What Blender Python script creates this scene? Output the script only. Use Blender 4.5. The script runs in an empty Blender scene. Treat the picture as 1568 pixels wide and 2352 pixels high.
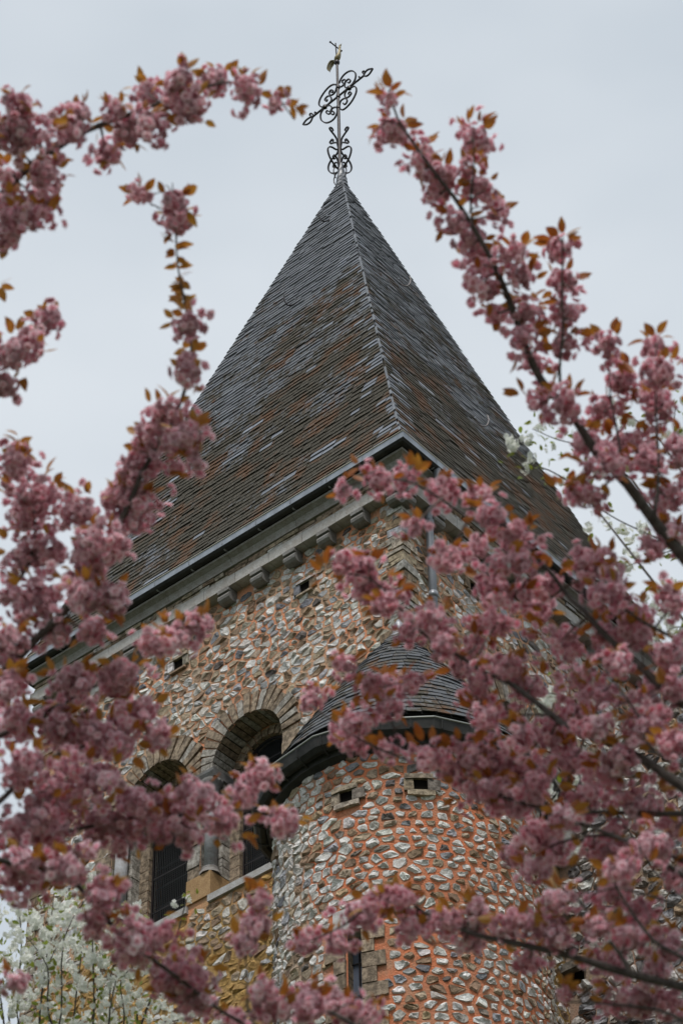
import bpy, math, random
import numpy as np
from mathutils import Vector, Matrix
from mathutils.geometry import delaunay_2d_cdt
rnd = random.Random(11)
sc = bpy.context.scene
COL = sc.collection
PI = math.pi

# ------------------------------------------------------------------ camera
TH, RO = math.radians(43.346), math.radians(-1.2508)
CAM = np.array([0, 0, 1.6])
_r = np.array([1, 0, 0.]); _F = np.array([0, math.cos(TH), math.sin(TH)]); _u = np.array([0, -math.sin(TH), math.cos(TH)])
_c, _s = math.cos(RO), math.sin(RO)
RC = np.array([_c*_r+_s*_u, -_s*_r+_c*_u, _F])
FPX = 6143.9
cd = bpy.data.cameras.new('camera'); cam = bpy.data.objects.new('camera', cd); COL.objects.link(cam)
mw = Matrix.Identity(4)
for i in range(3):
    mw[i][0] = RC[0][i]; mw[i][1] = RC[1][i]; mw[i][2] = -RC[2][i]; mw[i][3] = CAM[i]
cam.matrix_world = mw
cd.sensor_fit = 'VERTICAL'; cd.sensor_height = 36; cd.sensor_width = 24; cd.lens = FPX/2352*36
cd.clip_start = 0.1; cd.clip_end = 3000
cd.dof.use_dof = True; cd.dof.focus_distance = 39.5; cd.dof.aperture_fstop = 5.2; cd.dof.aperture_blades = 9
sc.camera = cam

# ------------------------------------------------------------------ world, sun, exposure
SUN_EL, SUN_AZ = math.radians(64), math.radians(192)      # azimuth: direction the light comes from, clockwise from +Y
w = bpy.data.worlds.new('World'); sc.world = w; w.use_nodes = True
nt = w.node_tree; nt.nodes.clear()
N = nt.nodes.new; L = nt.links.new
out = N('ShaderNodeOutputWorld'); bg = N('ShaderNodeBackground'); sky = N('ShaderNodeTexSky')
sky.sky_type = 'NISHITA'; sky.sun_disc = False; sky.sun_elevation = SUN_EL; sky.sun_rotation = SUN_AZ
sky.air_density = 1.0; sky.dust_density = 2.0
bg.inputs['Strength'].default_value = 0.1
tc = N('ShaderNodeTexCoord'); mp = N('ShaderNodeMapping'); mp.inputs['Scale'].default_value = (1, 1, 2.2)
mp.inputs['Location'].default_value = (.35, 1.3, .2)
nz = N('ShaderNodeTexNoise'); nz.inputs['Scale'].default_value = 3.2; nz.inputs['Detail'].default_value = 4; nz.inputs['Roughness'].default_value = .5
rp = N('ShaderNodeValToRGB')
rp.color_ramp.elements[0].position = .36; rp.color_ramp.elements[0].color = (2.90, 3.21, 3.53, 1)
rp.color_ramp.elements[1].position = .66; rp.color_ramp.elements[1].color = (3.80, 4.04, 4.28, 1)
mx = N('ShaderNodeMix'); mx.data_type = 'RGBA'; mx.inputs[0].default_value = .97
L(tc.outputs['Generated'], mp.inputs['Vector']); L(mp.outputs[0], nz.inputs['Vector']); L(nz.outputs['Fac'], rp.inputs[0])
L(sky.outputs[0], mx.inputs[6]); L(rp.outputs[0], mx.inputs[7]); L(mx.outputs[2], bg.inputs['Color']); L(bg.outputs[0], out.inputs[0])

sd = bpy.data.lights.new('sun', 'SUN'); sd.energy = 1.5; sd.angle = math.radians(10); sd.color = (1, .97, .93)
so = bpy.data.objects.new('sun', sd); COL.objects.link(so)
sv = Vector((math.sin(SUN_AZ)*math.cos(SUN_EL), math.cos(SUN_AZ)*math.cos(SUN_EL), math.sin(SUN_EL)))
so.rotation_euler = sv.to_track_quat('Z', 'Y').to_euler(); so.location = (0, 0, 60)
sc.view_settings.view_transform = 'Standard'; sc.view_settings.look = 'None'; sc.view_settings.exposure = 1.0; sc.view_settings.gamma = 1
sc.view_settings.use_curve_mapping = False
sc.cycles.use_denoising = True; sc.cycles.max_bounces = 7; sc.cycles.diffuse_bounces = 4; sc.cycles.transmission_bounces = 4

# ------------------------------------------------------------------ helpers
def tag(o, label=None, cat=None, group=None, kind=None):
    if label: o['label'] = label
    if cat: o['category'] = cat
    if group: o['group'] = group
    if kind: o['kind'] = kind
    return o
def empty(name, loc, rz=0, **k):
    o = bpy.data.objects.new(name, None); COL.objects.link(o); o.location = loc; o.rotation_euler = (0, 0, rz)
    return tag(o, **k)
def mkmesh(name, V, F, mat, tint=None, smooth=False):
    me = bpy.data.meshes.new(name)
    me.from_pydata([tuple(map(float, v)) for v in V], [], F)
    me.materials.append(mat)
    if tint is not None:
        at = me.color_attributes.new('tint', 'FLOAT_COLOR', 'POINT')
        T = np.ones((len(V), 4), dtype=np.float32)
        T[:, :3] = np.asarray(tint)
        at.data.foreach_set('color', T.ravel())
    if smooth: me.shade_smooth()
    return me
def mk(name, V, F, mat, parent=None, tint=None, smooth=False, kind=None, label=None):
    o = bpy.data.objects.new(name, mkmesh(name, V, F, mat, tint, smooth)); COL.objects.link(o)
    if parent: o.parent = parent
    return tag(o, kind=kind, label=label)
class Acc:
    """collects shapes into one mesh"""
    def __init__(s): s.V = []; s.F = []; s.T = []
    def add(s, V, F, t=(1, 1, 1)):
        n = len(s.V); s.V.extend(V); s.F.extend([tuple(i+n for i in f) for f in F])
        if np.ndim(t) == 1: s.T.extend([t]*len(V))
        else: s.T.extend(t)
    def build(s, name, mat, parent=None, **k):
        return mk(name, s.V, s.F, mat, parent, tint=np.array(s.T), **k)
BOXF = [(0, 1, 2, 3), (7, 6, 5, 4), (0, 4, 5, 1), (1, 5, 6, 2), (2, 6, 7, 3), (3, 7, 4, 0)]
def box(x0, x1, y0, y1, z0, z1):
    return [(x0, y0, z0), (x1, y0, z0), (x1, y1, z0), (x0, y1, z0), (x0, y0, z1), (x1, y0, z1), (x1, y1, z1), (x0, y1, z1)], list(BOXF)
def tube(P, R, n=6, caps=True, flat=1.0):
    P = [Vector(p) for p in P]
    if not hasattr(R, '__len__'): R = [R]*len(P)
    V = []; F = []; up = None
    for i, p in enumerate(P):
        t = (P[min(i+1, len(P)-1)]-P[max(i-1, 0)]).normalized()
        if up is None:
            up = Vector((0, 0, 1)) if abs(t.z) < .9 else Vector((1, 0, 0))
        a = t.cross(up).normalized(); b = a.cross(t).normalized(); up = b
        for k in range(n):
            q = 2*PI*(k+.5)/n
            V.append(tuple(p+a*(math.cos(q)*R[i])+b*(math.sin(q)*R[i]*flat)))
    for i in range(len(P)-1):
        for k in range(n):
            F.append((i*n+k, i*n+(k+1) % n, (i+1)*n+(k+1) % n, (i+1)*n+k))
    if caps: F.append(tuple(range(n))[::-1]); F.append(tuple((len(P)-1)*n+k for k in range(n)))
    return V, F
def smoothline(P, k=3):
    """Catmull-Rom"""
    P = [Vector(p) for p in P]; o = []
    for i in range(len(P)-1):
        p0, p1, p2, p3 = P[max(i-1, 0)], P[i], P[i+1], P[min(i+2, len(P)-1)]
        for j in range(k):
            t = j/k
            o.append(.5*((2*p1)+(p2-p0)*t+(2*p0-5*p1+4*p2-p3)*t*t+(3*p1-p0-3*p2+p3)*t*t*t))
    o.append(P[-1]); return o

# ------------------------------------------------------------------ materials
def newmat(name):
    m = bpy.data.materials.new(name); m.use_nodes = True
    b = m.node_tree.nodes['Principled BSDF']; return m, m.node_tree, b
def pos_noise(t, scale, detail=4, rough=.55, obj=False, vec=None):
    n = t.nodes.new('ShaderNodeTexNoise'); n.inputs['Scale'].default_value = scale; n.inputs['Detail'].default_value = detail
    n.inputs['Roughness'].default_value = rough
    if vec is None:
        if obj: c = t.nodes.new('ShaderNodeTexCoord'); t.links.new(c.outputs['Object'], n.inputs['Vector'])
        else: g = t.nodes.new('ShaderNodeNewGeometry'); t.links.new(g.outputs['Position'], n.inputs['Vector'])
    else: t.links.new(vec, n.inputs['Vector'])
    return n
def ramp(t, src, stops):
    r = t.nodes.new('ShaderNodeValToRGB'); e = r.color_ramp.elements
    while len(e) < len(stops): e.new(.5)
    for el, (p, c) in zip(e, stops): el.position = p; el.color = (*c, 1) if len(c) == 3 else c
    t.links.new(src, r.inputs[0]); return r
def mixc(t, fac, a, b, mode='MIX'):
    m = t.nodes.new('ShaderNodeMix'); m.data_type = 'RGBA'; m.blend_type = mode
    for i, v in ((0, fac), (6, a), (7, b)):
        if isinstance(v, (int, float)): m.inputs[i].default_value = v
        elif isinstance(v, tuple): m.inputs[i].default_value = (*v, 1)
        else: t.links.new(v, m.inputs[i])
    return m.outputs[2]
def bump(t, b, h, st, dist):
    n = t.nodes.new('ShaderNodeBump'); n.inputs['Strength'].default_value = st; n.inputs['Distance'].default_value = dist
    t.links.new(h, n.inputs['Height']); t.links.new(n.outputs[0], b.inputs['Normal'])
def attr(t, name='tint'):
    a = t.nodes.new('ShaderNodeAttribute'); a.attribute_name = name; return a.outputs['Color']

def mat_stone(name, dark=.35, sc1=14, lich=0.0):
    m, t, b = newmat(name)
    n1 = pos_noise(t, sc1, 6, .65); n2 = pos_noise(t, 70, 3); n3 = pos_noise(t, 2.3, 4)
    c = mixc(t, ramp(t, n1.outputs[0], [(.40, (0, 0, 0)), (.62, (1, 1, 1))]).outputs[0], mixc(t, 1.0, attr(t), (dark, dark*.95, dark*.9), 'MULTIPLY'), attr(t))
    c = mixc(t, ramp(t, n2.outputs[0], [(.35, (.6, .6, .6)), (.6, (0, 0, 0))]).outputs[0], c, mixc(t, 1.0, c, (.55, .5, .44), 'MULTIPLY'))
    if lich:
        c = mixc(t, ramp(t, n3.outputs[0], [(.55, (0, 0, 0)), (.68, (lich, lich, lich))]).outputs[0], c, (.30, .17, .05))
    t.links.new(c, b.inputs['Base Color']); b.inputs['Roughness'].default_value = .82; b.inputs['Specular IOR Level'].default_value = .35
    bump(t, b, n2.outputs[0], .6, .012)
    return m
M_STONE = mat_stone('weathered stone')
M_FLINT = mat_stone('chipped flint', .62, 16)
M_DRESS = mat_stone('dressed limestone', .8, 9)

def mat_mortar(name, c1, c2, c3, sc=1.1, th=(.42, .58), zone=None):
    m, t, b = newmat(name)
    n1 = pos_noise(t, sc, 5, .6); n2 = pos_noise(t, 40, 4); n3 = pos_noise(t, 6, 4)
    c = mixc(t, ramp(t, n1.outputs[0], [(th[0], (0, 0, 0)), (th[1], (1, 1, 1))]).outputs[0], c1, c2)
    c = mixc(t, ramp(t, n3.outputs[0], [(.45, (0, 0, 0)), (.75, (1, 1, 1))]).outputs[0], c, c3)
    c = mixc(t, ramp(t, n2.outputs[0], [(.3, (.5, .5, .5)), (.6, (0, 0, 0))]).outputs[0], c, mixc(t, 1.0, c, (.6, .55, .5), 'MULTIPLY'))
    if zone:
        # a zone of other pointing or lichen: along direction d, from a to b, edge broken by noise
        d, a_, b_, col = zone
        tc_ = t.nodes.new('ShaderNodeTexCoord'); vm = t.nodes.new('ShaderNodeVectorMath'); vm.operation = 'DOT_PRODUCT'
        t.links.new(tc_.outputs['Object'], vm.inputs[0]); vm.inputs[1].default_value = d
        ma = t.nodes.new('ShaderNodeMath'); ma.operation = 'MULTIPLY_ADD'; t.links.new(n1.outputs[0], ma.inputs[0]); ma.inputs[1].default_value = 1.6; t.links.new(vm.outputs['Value'], ma.inputs[2])
        mr_ = t.nodes.new('ShaderNodeMapRange'); t.links.new(ma.outputs[0], mr_.inputs[0]); mr_.inputs[1].default_value = a_; mr_.inputs[2].default_value = b_
        c = mixc(t, mr_.outputs[0], c, mixc(t, n3.outputs[0], col, tuple(x*.6 for x in col)))
    t.links.new(c, b.inputs['Base Color']); b.inputs['Roughness'].default_value = .95
    bump(t, b, n2.outputs[0], .8, .02); return m
M_MORT_T = mat_mortar('tower mortar', (.66, .265, .135), (.52, .33, .21), (.40, .28, .185), zone=((0, 0, -1), -22.2, -21.6, (.42, .26, .09)))
M_MORT_R = mat_mortar('turret mortar', (.60, .185, .080), (.50, .18, .09), (.42, .23, .14), 1.4, zone=((-.637, .77, 0), 1.75, 2.3, (.42, .30, .21)))
M_MORT_N = mat_mortar('nave mortar', (.38, .21, .14), (.30, .225, .165), (.22, .18, .14))

def mat_slate():
    m, t, b = newmat('roof slate')
    g = t.nodes.new('ShaderNodeNewGeometry'); sx = t.nodes.new('ShaderNodeSeparateXYZ'); t.links.new(g.outputs['Position'], sx.inputs[0])
    mr = t.nodes.new('ShaderNodeMapRange'); t.links.new(sx.outputs[2], mr.inputs[0])
    mr.inputs[1].default_value = 39.5; mr.inputs[2].default_value = 31.0; mr.inputs[3].default_value = -.24; mr.inputs[4].default_value = .11
    n1 = pos_noise(t, .7, 8, .66); n2 = pos_noise(t, 11, 5, .7); n3 = pos_noise(t, 1.7, 5, .6); n4 = pos_noise(t, 38, 3)
    ad = t.nodes.new('ShaderNodeMath'); ad.operation = 'ADD'; t.links.new(n1.outputs[0], ad.inputs[0]); t.links.new(mr.outputs[0], ad.inputs[1])
    ad2 = t.nodes.new('ShaderNodeMath'); ad2.operation = 'MULTIPLY_ADD'; t.links.new(n2.outputs[0], ad2.inputs[0]); ad2.inputs[1].default_value = .5; t.links.new(ad.outputs[0], ad2.inputs[2])
    a = t.nodes.new('ShaderNodeAttribute'); a.attribute_name = 'tint'
    se = t.nodes.new('ShaderNodeSeparateColor'); t.links.new(a.outputs['Color'], se.inputs[0])   # red: grey level, green: how clean the slate is
    sub = t.nodes.new('ShaderNodeMath'); sub.operation = 'SUBTRACT'; t.links.new(ad2.outputs[0], sub.inputs[0]); t.links.new(se.outputs[1], sub.inputs[1])
    mask = ramp(t, sub.outputs[0], [(.69, (0, 0, 0)), (.77, (1, 1, 1))]).outputs[0]
    base = mixc(t, 1.0, (.092, .100, .118), se.outputs[0], 'MULTIPLY')
    base = mixc(t, ramp(t, n4.outputs[0], [(.5, (0, 0, 0)), (.72, (.6, .6, .6))]).outputs[0], base, (.17, .17, .14))
    moss = mixc(t, ramp(t, n3.outputs[0], [(.50, (0, 0, 0)), (.62, (1, 1, 1))]).outputs[0], (.034, .029, .019), (.088, .037, .013))
    moss = mixc(t, ramp(t, n4.outputs[0], [(.52, (0, 0, 0)), (.68, (.8, .8, .8))]).outputs[0], moss, (.13, .115, .085))
    c = mixc(t, mask, base, moss)
    t.links.new(c, b.inputs['Base Color'])
    ro = t.nodes.new('ShaderNodeMapRange'); t.links.new(mask, ro.inputs[0]); ro.inputs[3].default_value = .42; ro.inputs[4].default_value = .95
    t.links.new(ro.outputs[0], b.inputs['Roughness']); b.inputs['Specular IOR Level'].default_value = .4
    bump(t, b, n4.outputs[0], .35, .01)
    return m
M_SLATE = mat_slate()
def simple(name, c, rough=.6, metal=0, spec=.5, nscale=None, c2=None):
    m, t, b = newmat(name)
    b.inputs['Base Color'].default_value = (*c, 1); b.inputs['Roughness'].default_value = rough; b.inputs['Metallic'].default_value = metal
    b.inputs['Specular IOR Level'].default_value = spec
    if nscale:
        n = pos_noise(t, nscale, 5, .6)
        t.links.new(ramp(t, n.outputs[0], [(.35, c), (.65, c2)]).outputs[0], b.inputs['Base Color']); bump(t, b, n.outputs[0], .25, .01)
    return m
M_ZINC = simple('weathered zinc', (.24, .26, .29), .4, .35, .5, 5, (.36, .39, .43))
M_ZINCD = simple('shaded zinc underside', (.022, .022, .021), .75, 0, .3, 6, (.045, .044, .041))  # zinc darkened so that the underside's shade sits in the colour
M_LEAD = simple('lead flashing', (.30, .31, .33), .45, .3, .5, 14, (.17, .18, .20))
M_BRASS = simple('gutter bead', (.45, .42, .34), .35, .6)
M_IRON = simple('wrought iron', (.016, .014, .016), .5, .5, .5, 20, (.035, .026, .024))
M_GILT = simple('worn gilding', (.30, .22, .09), .5, .4, .5, 25, (.20, .20, .16))
M_DARK = simple('unlit interior black', (.010, .010, .011), .85, 0, .15)  # paints the darkness inside the belfry
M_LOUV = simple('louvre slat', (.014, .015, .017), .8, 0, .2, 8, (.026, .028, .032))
M_WIRE = simple('wire mesh', (.035, .037, .04), .6, .3)
M_PIPE = simple('grey downpipe', (.17, .18, .20), .4, .2, .5, 4, (.23, .24, .26))
M_GLASS = simple('window glass', (.10, .115, .15), .12, 0, .8)
M_HOLE = simple('painted hole shade', (.008, .007, .006), 1, 0, 0)  # black that paints the shade of holes onto shallow blocks
M_BARK = simple('cherry bark', (.050, .040, .036), .9, 0, .3, 40, (.105, .09, .08))
M_TWIG = simple('twig bark', (.085, .055, .045), .85, 0, .3, 60, (.13, .10, .085))
M_GRASS = simple('grass ground', (.035, .05, .018), 1, 0, .2, 1.5, (.05, .06, .03))
M_PAVE = simple('gravel path', (.22, .19, .15), 1, 0, .2, 30, (.30, .27, .22))

def mat_leaf(name, c1, c2, trans=.35, emn=14):
    m, t, b = newmat(name)
    oi = t.nodes.new('ShaderNodeObjectInfo'); n = pos_noise(t, emn, 2)
    ad = t.nodes.new('ShaderNodeMath'); ad.operation = 'MULTIPLY_ADD'; t.links.new(oi.outputs['Random'], ad.inputs[0]); ad.inputs[1].default_value = .35; t.links.new(n.outputs[0], ad.inputs[2])
    c = ramp(t, ad.outputs[0], [(.42, c1), (.85, c2)]).outputs[0]
    t.links.new(c, b.inputs['Base Color']); b.inputs['Roughness'].default_value = .5
    tr = t.nodes.new('ShaderNodeBsdfTranslucent'); ms = t.nodes.new('ShaderNodeMixShader'); ms.inputs[0].default_value = trans
    t.links.new(c, tr.inputs['Color']); t.links.new(b.outputs[0], ms.inputs[1]); t.links.new(tr.outputs[0], ms.inputs[2])
    t.links.new(ms.outputs[0], t.nodes['Material Output'].inputs['Surface']); return m
M_BRONZE = mat_leaf('bronze young leaf', (.30, .080, .014), (.40, .20, .03), .45)
M_GREEN = mat_leaf('fresh green leaf', (.17, .18, .02), (.22, .28, .035), .45)
def mat_petal(name, white=False):
    m, t, b = newmat(name)
    a = t.nodes.new('ShaderNodeAttribute'); a.attribute_name = 'tint'
    oi = t.nodes.new('ShaderNodeObjectInfo')
    if white: c = a.outputs['Color']
    else:
        v = ramp(t, oi.outputs['Random'], [(0, (.86, .66, .70)), (.3, (.98, .87, .90)), (.7, (1.0, 1.0, 1.0)), (1, (1.0, 1.05, 1.05))]).outputs[0]
        c = mixc(t, 1.0, a.outputs['Color'], v, 'MULTIPLY')
    t.links.new(c, b.inputs['Base Color']); b.inputs['Roughness'].default_value = .7; b.inputs['Specular IOR Level'].default_value = .2
    tr = t.nodes.new('ShaderNodeBsdfTranslucent'); ms = t.nodes.new('ShaderNodeMixShader'); ms.inputs[0].default_value = .36
    t.links.new(c, tr.inputs['Color']); t.links.new(b.outputs[0], ms.inputs[1]); t.links.new(tr.outputs[0], ms.inputs[2])
    t.links.new(ms.outputs[0], t.nodes['Material Output'].inputs['Surface']); return m
M_PETAL = mat_petal('pink cherry petal'); M_WHITE = mat_petal('white blossom petal', True)

# ------------------------------------------------------------------ frames of reference
PHI = math.radians(39.591); OV = .42
EL = np.array([-math.cos(PHI), math.sin(PHI), 0]); ER = np.array([math.sin(PHI), math.cos(PHI), 0])
GC = np.array([.9074, 27.1935, 28.8511])
ORG = GC+(EL+ER)*OV; ORG[2] = 0
ROT = math.atan2(ER[1], ER[0])
ML = np.array([ER, EL, [0, 0, 1]])
TX, TY = 7.2612-2*OV, 8-2*OV            # tower plan: right face length (local x), left face length (local y)
ZE = 28.8511                             # gutter lip height
def toworld(p): return np.asarray(p, float)@ML+ORG
def pix(P):
    """world points -> position in the photograph, used only to rank pieces by how large they show"""
    q = (np.atleast_2d(P)-CAM)@RC.T
    return np.stack([784+FPX*q[:, 0]/q[:, 2], 1176-FPX*q[:, 1]/q[:, 2], q[:, 2]], 1)
def ray(px, py):
    return np.array([(px-784)/FPX, -(py-1176)/FPX, 1.])@RC

# ------------------------------------------------------------------ ground
def sheet(name, x0, x1, y0, y1, z, mat): return mk(name, [(x0, y0, z), (x1, y0, z), (x1, y1, z), (x0, y1, z)], [(0, 1, 2, 3)], mat)
tag(sheet('ground', -900, 900, -900, 900, 0, M_GRASS), kind='structure')
tag(sheet('path', -1.2, 1.2, -30, 20, .004, M_PAVE), kind='structure')

# ------------------------------------------------------------------ stones
def clip(poly, nx, ny, d):
    o = []
    for i in range(len(poly)):
        a = poly[i]; b = poly[(i+1) % len(poly)]
        da = a[0]*nx+a[1]*ny-d; db = b[0]*nx+b[1]*ny-d
        if da <= 0: o.append(a)
        if (da < 0) != (db < 0) and da != db:
            t = da/(da-db); o.append((a[0]+(b[0]-a[0])*t, a[1]+(b[1]-a[1])*t))
    return o
def cells(u0, u1, v0, v1, su, sv, jit, r, keep, drop=.10):
    """irregular stone outlines: Voronoi cells of jittered, roughly coursed seeds"""
    asp = su/sv; S = {}; nr = int((v1-v0)/sv); nc = int((u1-u0)/su)
    for j in range(-1, nr+2):
        off = r.random()*.9
        for i in range(-2, nc+2):
            if r.random() < drop: continue
            S[(i, j)] = (u0+(i+off+.5+r.uniform(-jit, jit)*1.1)*su, v0+(j+.5+r.uniform(-jit, jit)*.8)*sv)
    out = []
    for (i, j), (u, v) in S.items():
        if not (u0 < u < u1 and v0 < v < v1) or not keep(u, v): continue
        X, Y = u/asp, v
        P = [(X-1.5*su, Y-1.5*su), (X+1.5*su, Y-1.5*su), (X+1.5*su, Y+1.5*su), (X-1.5*su, Y+1.5*su)]
        for dj in (-2, -1, 0, 1, 2):
            for di in (-3, -2, -1, 0, 1, 2, 3):
                q = S.get((i+di, j+dj))
                if q is None or (di == 0 and dj == 0): continue
                qx, qy = q[0]/asp, q[1]; nx, ny = qx-X, qy-Y
                if nx*nx+ny*ny > 14*sv*sv: continue
                P = clip(P, nx, ny, nx*(qx+X)/2+ny*(qy+Y)/2)
                if len(P) < 3: break
            if len(P) < 3: break
        if len(P) < 3: continue
        P = [(x*asp, y) for x, y in P]
        out.append((u, v, P))
    return out
def stone_poly(P, gap, rr, round_=.15):
    cx = sum(p[0] for p in P)/len(P); cy = sum(p[1] for p in P)/len(P)
    Q = []
    for x, y in P:
        d = math.hypot(x-cx, y-cy)+1e-6; k = max(.25, 1-gap/d)
        Q.append((cx+(x-cx)*k, cy+(y-cy)*k))
    O = []
    n = len(Q)
    for i in range(n):
        a = Q[i]; b = Q[(i+1) % n]; l = math.hypot(b[0]-a[0], b[1]-a[1])
        if l < .016: continue
        for t in ((round_, 1-round_) if l > .05 else (.5,)):
            j = .009
            O.append((a[0]+(b[0]-a[0])*t+rr.uniform(-j, j), a[1]+(b[1]-a[1])*t+rr.uniform(-j, j)))
    return O, cx, cy
def stone_mesh(O, cx, cy, h, rr, mapf):
    n = len(O); V = []
    tl = (rr.uniform(-.5, .5), rr.uniform(-.5, .5))
    for x, y in O: V.append(mapf(x, y, -.02))
    for x, y in O: V.append(mapf(cx+(x-cx)*.97, cy+(y-cy)*.97, h*.45))
    k = rr.uniform(.5, .8); ox, oy = rr.uniform(-.012, .012), rr.uniform(-.012, .012)
    for x, y in O:
        V.append(mapf(cx+(x-cx)*k+ox, cy+(y-cy)*k+oy, max(.003, h*(.95+rr.uniform(-.55, .45))+((x-cx)*tl[0]+(y-cy)*tl[1])*.6)))
    V.append(mapf(cx+ox*2, cy+oy*2, h*rr.uniform(.4, 1.2)))
    F = []
    for a in (0, 1):
        for i in range(n): j = (i+1) % n; F.append((a*n+i, a*n+j, (a+1)*n+j, (a+1)*n+i))
    for i in range(n): F.append((2*n+i, 2*n+(i+1) % n, 3*n))
    return V, F
PAL = [((.80, .79, .77), 34), ((.64, .62, .58), 20), ((.46, .47, .50), 9), ((.22, .23, .26), 4), ((.46, .37, .27), 16), ((.34, .235, .155), 13), ((.15, .13, .12), 3)]
PALB = [((.44, .36, .26), 30), ((.36, .275, .19), 30), ((.50, .45, .37), 20), ((.30, .21, .135), 14), ((.62, .60, .56), 10)]
PALN = [((.70, .69, .67), 30), ((.52, .50, .47), 22), ((.38, .39, .42), 18), ((.28, .245, .21), 14), ((.5, .37, .23), 8), ((.19, .18, .18), 8)]
def pick(pal, r):
    c = r.choices([p[0] for p in pal], [p[1] for p in pal])[0]; k = r.uniform(.82, 1.15)
    return tuple(min(.84, x*k*r.uniform(.97, 1.03)) for x in c)
def emit_ranked(items, name, restname, mat, parent, limit=300):
    """items: (local vertices, faces, tint). The largest in the photograph become parts, the rest one part of stuff."""
    R = []
    for it in items:
        P = pix(toworld(np.array(it[0])))
        a = (P[:, 0].max()-P[:, 0].min())*(P[:, 1].max()-P[:, 1].min()); c = P[:, :2].mean(0)
        if not (-20 < c[0] < 1590 and -20 < c[1] < 2370): a *= .001
        R.append(-a*it[3] if len(it) > 3 else -a)
    order = np.argsort(R, kind='stable'); rest = Acc()
    for k, i in enumerate(order):
        V, F, t = items[i][:3]
        if k < limit: mk(name, V, F, mat, parent, tint=t)
        else: rest.add(V, F, t)
    if rest.V: rest.build(restname, mat, parent, kind='stuff')

# ------------------------------------------------------------------ church tower
tower = empty('church_tower', tuple(ORG), ROT, label='square flint church tower with tall pyramid slate roof and arched belfry windows', cat='church tower')
def sp(side, s, o, z):
    """side 'L' = left face, 'R' = right face; s along the wall from the front corner, o outward"""
    return (-o, s, z) if side == 'L' else (s, -o, z)
SPR, ZS, RO_, RI, DEP = 25.0, 22.85, .65, .47, .38
WIN = {'L': (2.9, 4.65), 'R': (2.335, 4.085)}
LEN = {'L': TY, 'R': TX}
ZTOP = 28.62
def in_open(s, z, c, grow=0):
    if z < ZS-grow*.5: return False
    if z <= SPR: return abs(s-c) < RO_+grow
    return math.hypot(s-c, z-SPR) < RO_+grow
for side in 'LR':
    W = LEN[side]
    # flat mortar face with two arched openings
    pts = [(0, 0), (W, 0), (W, ZTOP), (0, ZTOP)]; edges = [(0, 1), (1, 2), (2, 3), (3, 0)]
    for c in WIN[side]:
        lp = [(c-RO_-.02, ZS), (c-RO_-.02, SPR)]+[(c-math.cos(a)*(RO_+.02), SPR+math.sin(a)*(RO_+.02)) for a in np.linspace(0, PI, 17)[1:-1]]+[(c+RO_+.02, SPR), (c+RO_+.02, SPR-.14), (c+RO_+.215, SPR-.14), (c+RO_+.215, ZS+.41), (c+RO_+.02, ZS+.41), (c+RO_+.02, ZS)]
        n0 = len(pts); pts += lp; edges += [(n0+i, n0+(i+1) % len(lp)) for i in range(len(lp))]
    # some interior rows so that the triangles stay compact
    for z in np.arange(2, 28, 2.0):
        for s in np.linspace(.4, W-.4, 6):
            if not any(in_open(s, z, c, .3) for c in WIN[side]): pts.append((s, z))
    vs, es, fs, *_ = delaunay_2d_cdt([Vector(p) for p in pts], edges, [], 1, 1e-5)
    F = []
    for f in fs:
        cx = sum(vs[i][0] for i in f)/3; cz = sum(vs[i][1] for i in f)/3
        if not any((abs(cx-c) < RO_+.02 and ZS < cz <= SPR) or (RO_+.01 < cx-c < RO_+.215 and ZS+.41 < cz < SPR-.14) or (cz > SPR and math.hypot(cx-c, cz-SPR) < RO_+.0) for c in WIN[side]): F.append(tuple(f))
    mk('wall_face', [sp(side, v[0], 0, v[1]) for v in vs], F, M_MORT_T, tower)
mk('wall_face', [(TX, 0, 0), (TX, TY, 0), (0, TY, 0), (TX, 0, ZTOP), (TX, TY, ZTOP), (0, TY, ZTOP)], [(0, 1, 4, 3), (1, 2, 5, 4)], M_MORT_T, tower)

PUT = {'L': [(1.80, 27.42), (4.3, 27.35), (6.2, 27.4), (1.75, 24.3)], 'R': [(1.6, 27.4), (4.2, 27.35), (3.2, 25.9)]}
def keep_stone(side):
    W = LEN[side]
    def k(s, z):
        if s < .18 or s > W-.2 or z > 28.05: return False
        for c in WIN[side]:
            if z > SPR and math.hypot(s-c, z-SPR) < 1.0: return False
            if ZS-.18 < z <= SPR and abs(s-c) < .93: return False
        for ps, pz in PUT[side]:
            if abs(s-ps) < .15 and abs(z-pz) < .15: return False
        return True
    return k
r = random.Random(5)
items = []
def lichen(s, z, r):
    v = math.sin(s*2.1+z*1.3)+math.sin(s*.9-z*2.2+1)
    return z < 22.9+.2*v and s > 2.0 and v > -.9 and r.random() < .75
for side in 'LR':
    for u, v, P in cells(.1, LEN[side]-.1, 18.2, 28.12, .168, .118, .38, r, keep_stone(side), .14):
        O, cx, cy = stone_poly(P, r.uniform(.010, .027), r)
        if len(O) < 4: continue
        big = r.random()
        t = pick(PAL, r)
        edge = min(u, LEN[side]-u)
        if edge < .7 and r.random() < .45: t = pick(PALB, r)
        if v > 27.3 and r.random() < .25: t = pick(PALB, r)
        if side == 'L' and v < 22.7 and r.random() < .55: t = pick(PALB, r)
        if side == 'L' and lichen(u, v, r): k_ = r.uniform(.75, 1.1); t = (.50*k_, .31*k_, .10*k_)
        if side == 'R' and r.random() < .3: t = pick(PALB, r)
        V, F = stone_mesh(O, cx, cy, r.uniform(.007, .022), r, lambda x, y, h, sd=side: sp(sd, x, h, y))
        items.append((V, F, t, 1.0 if side == 'L' else .5))
emit_ranked(items, 'stone', 'small_stones', M_FLINT, tower)

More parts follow.
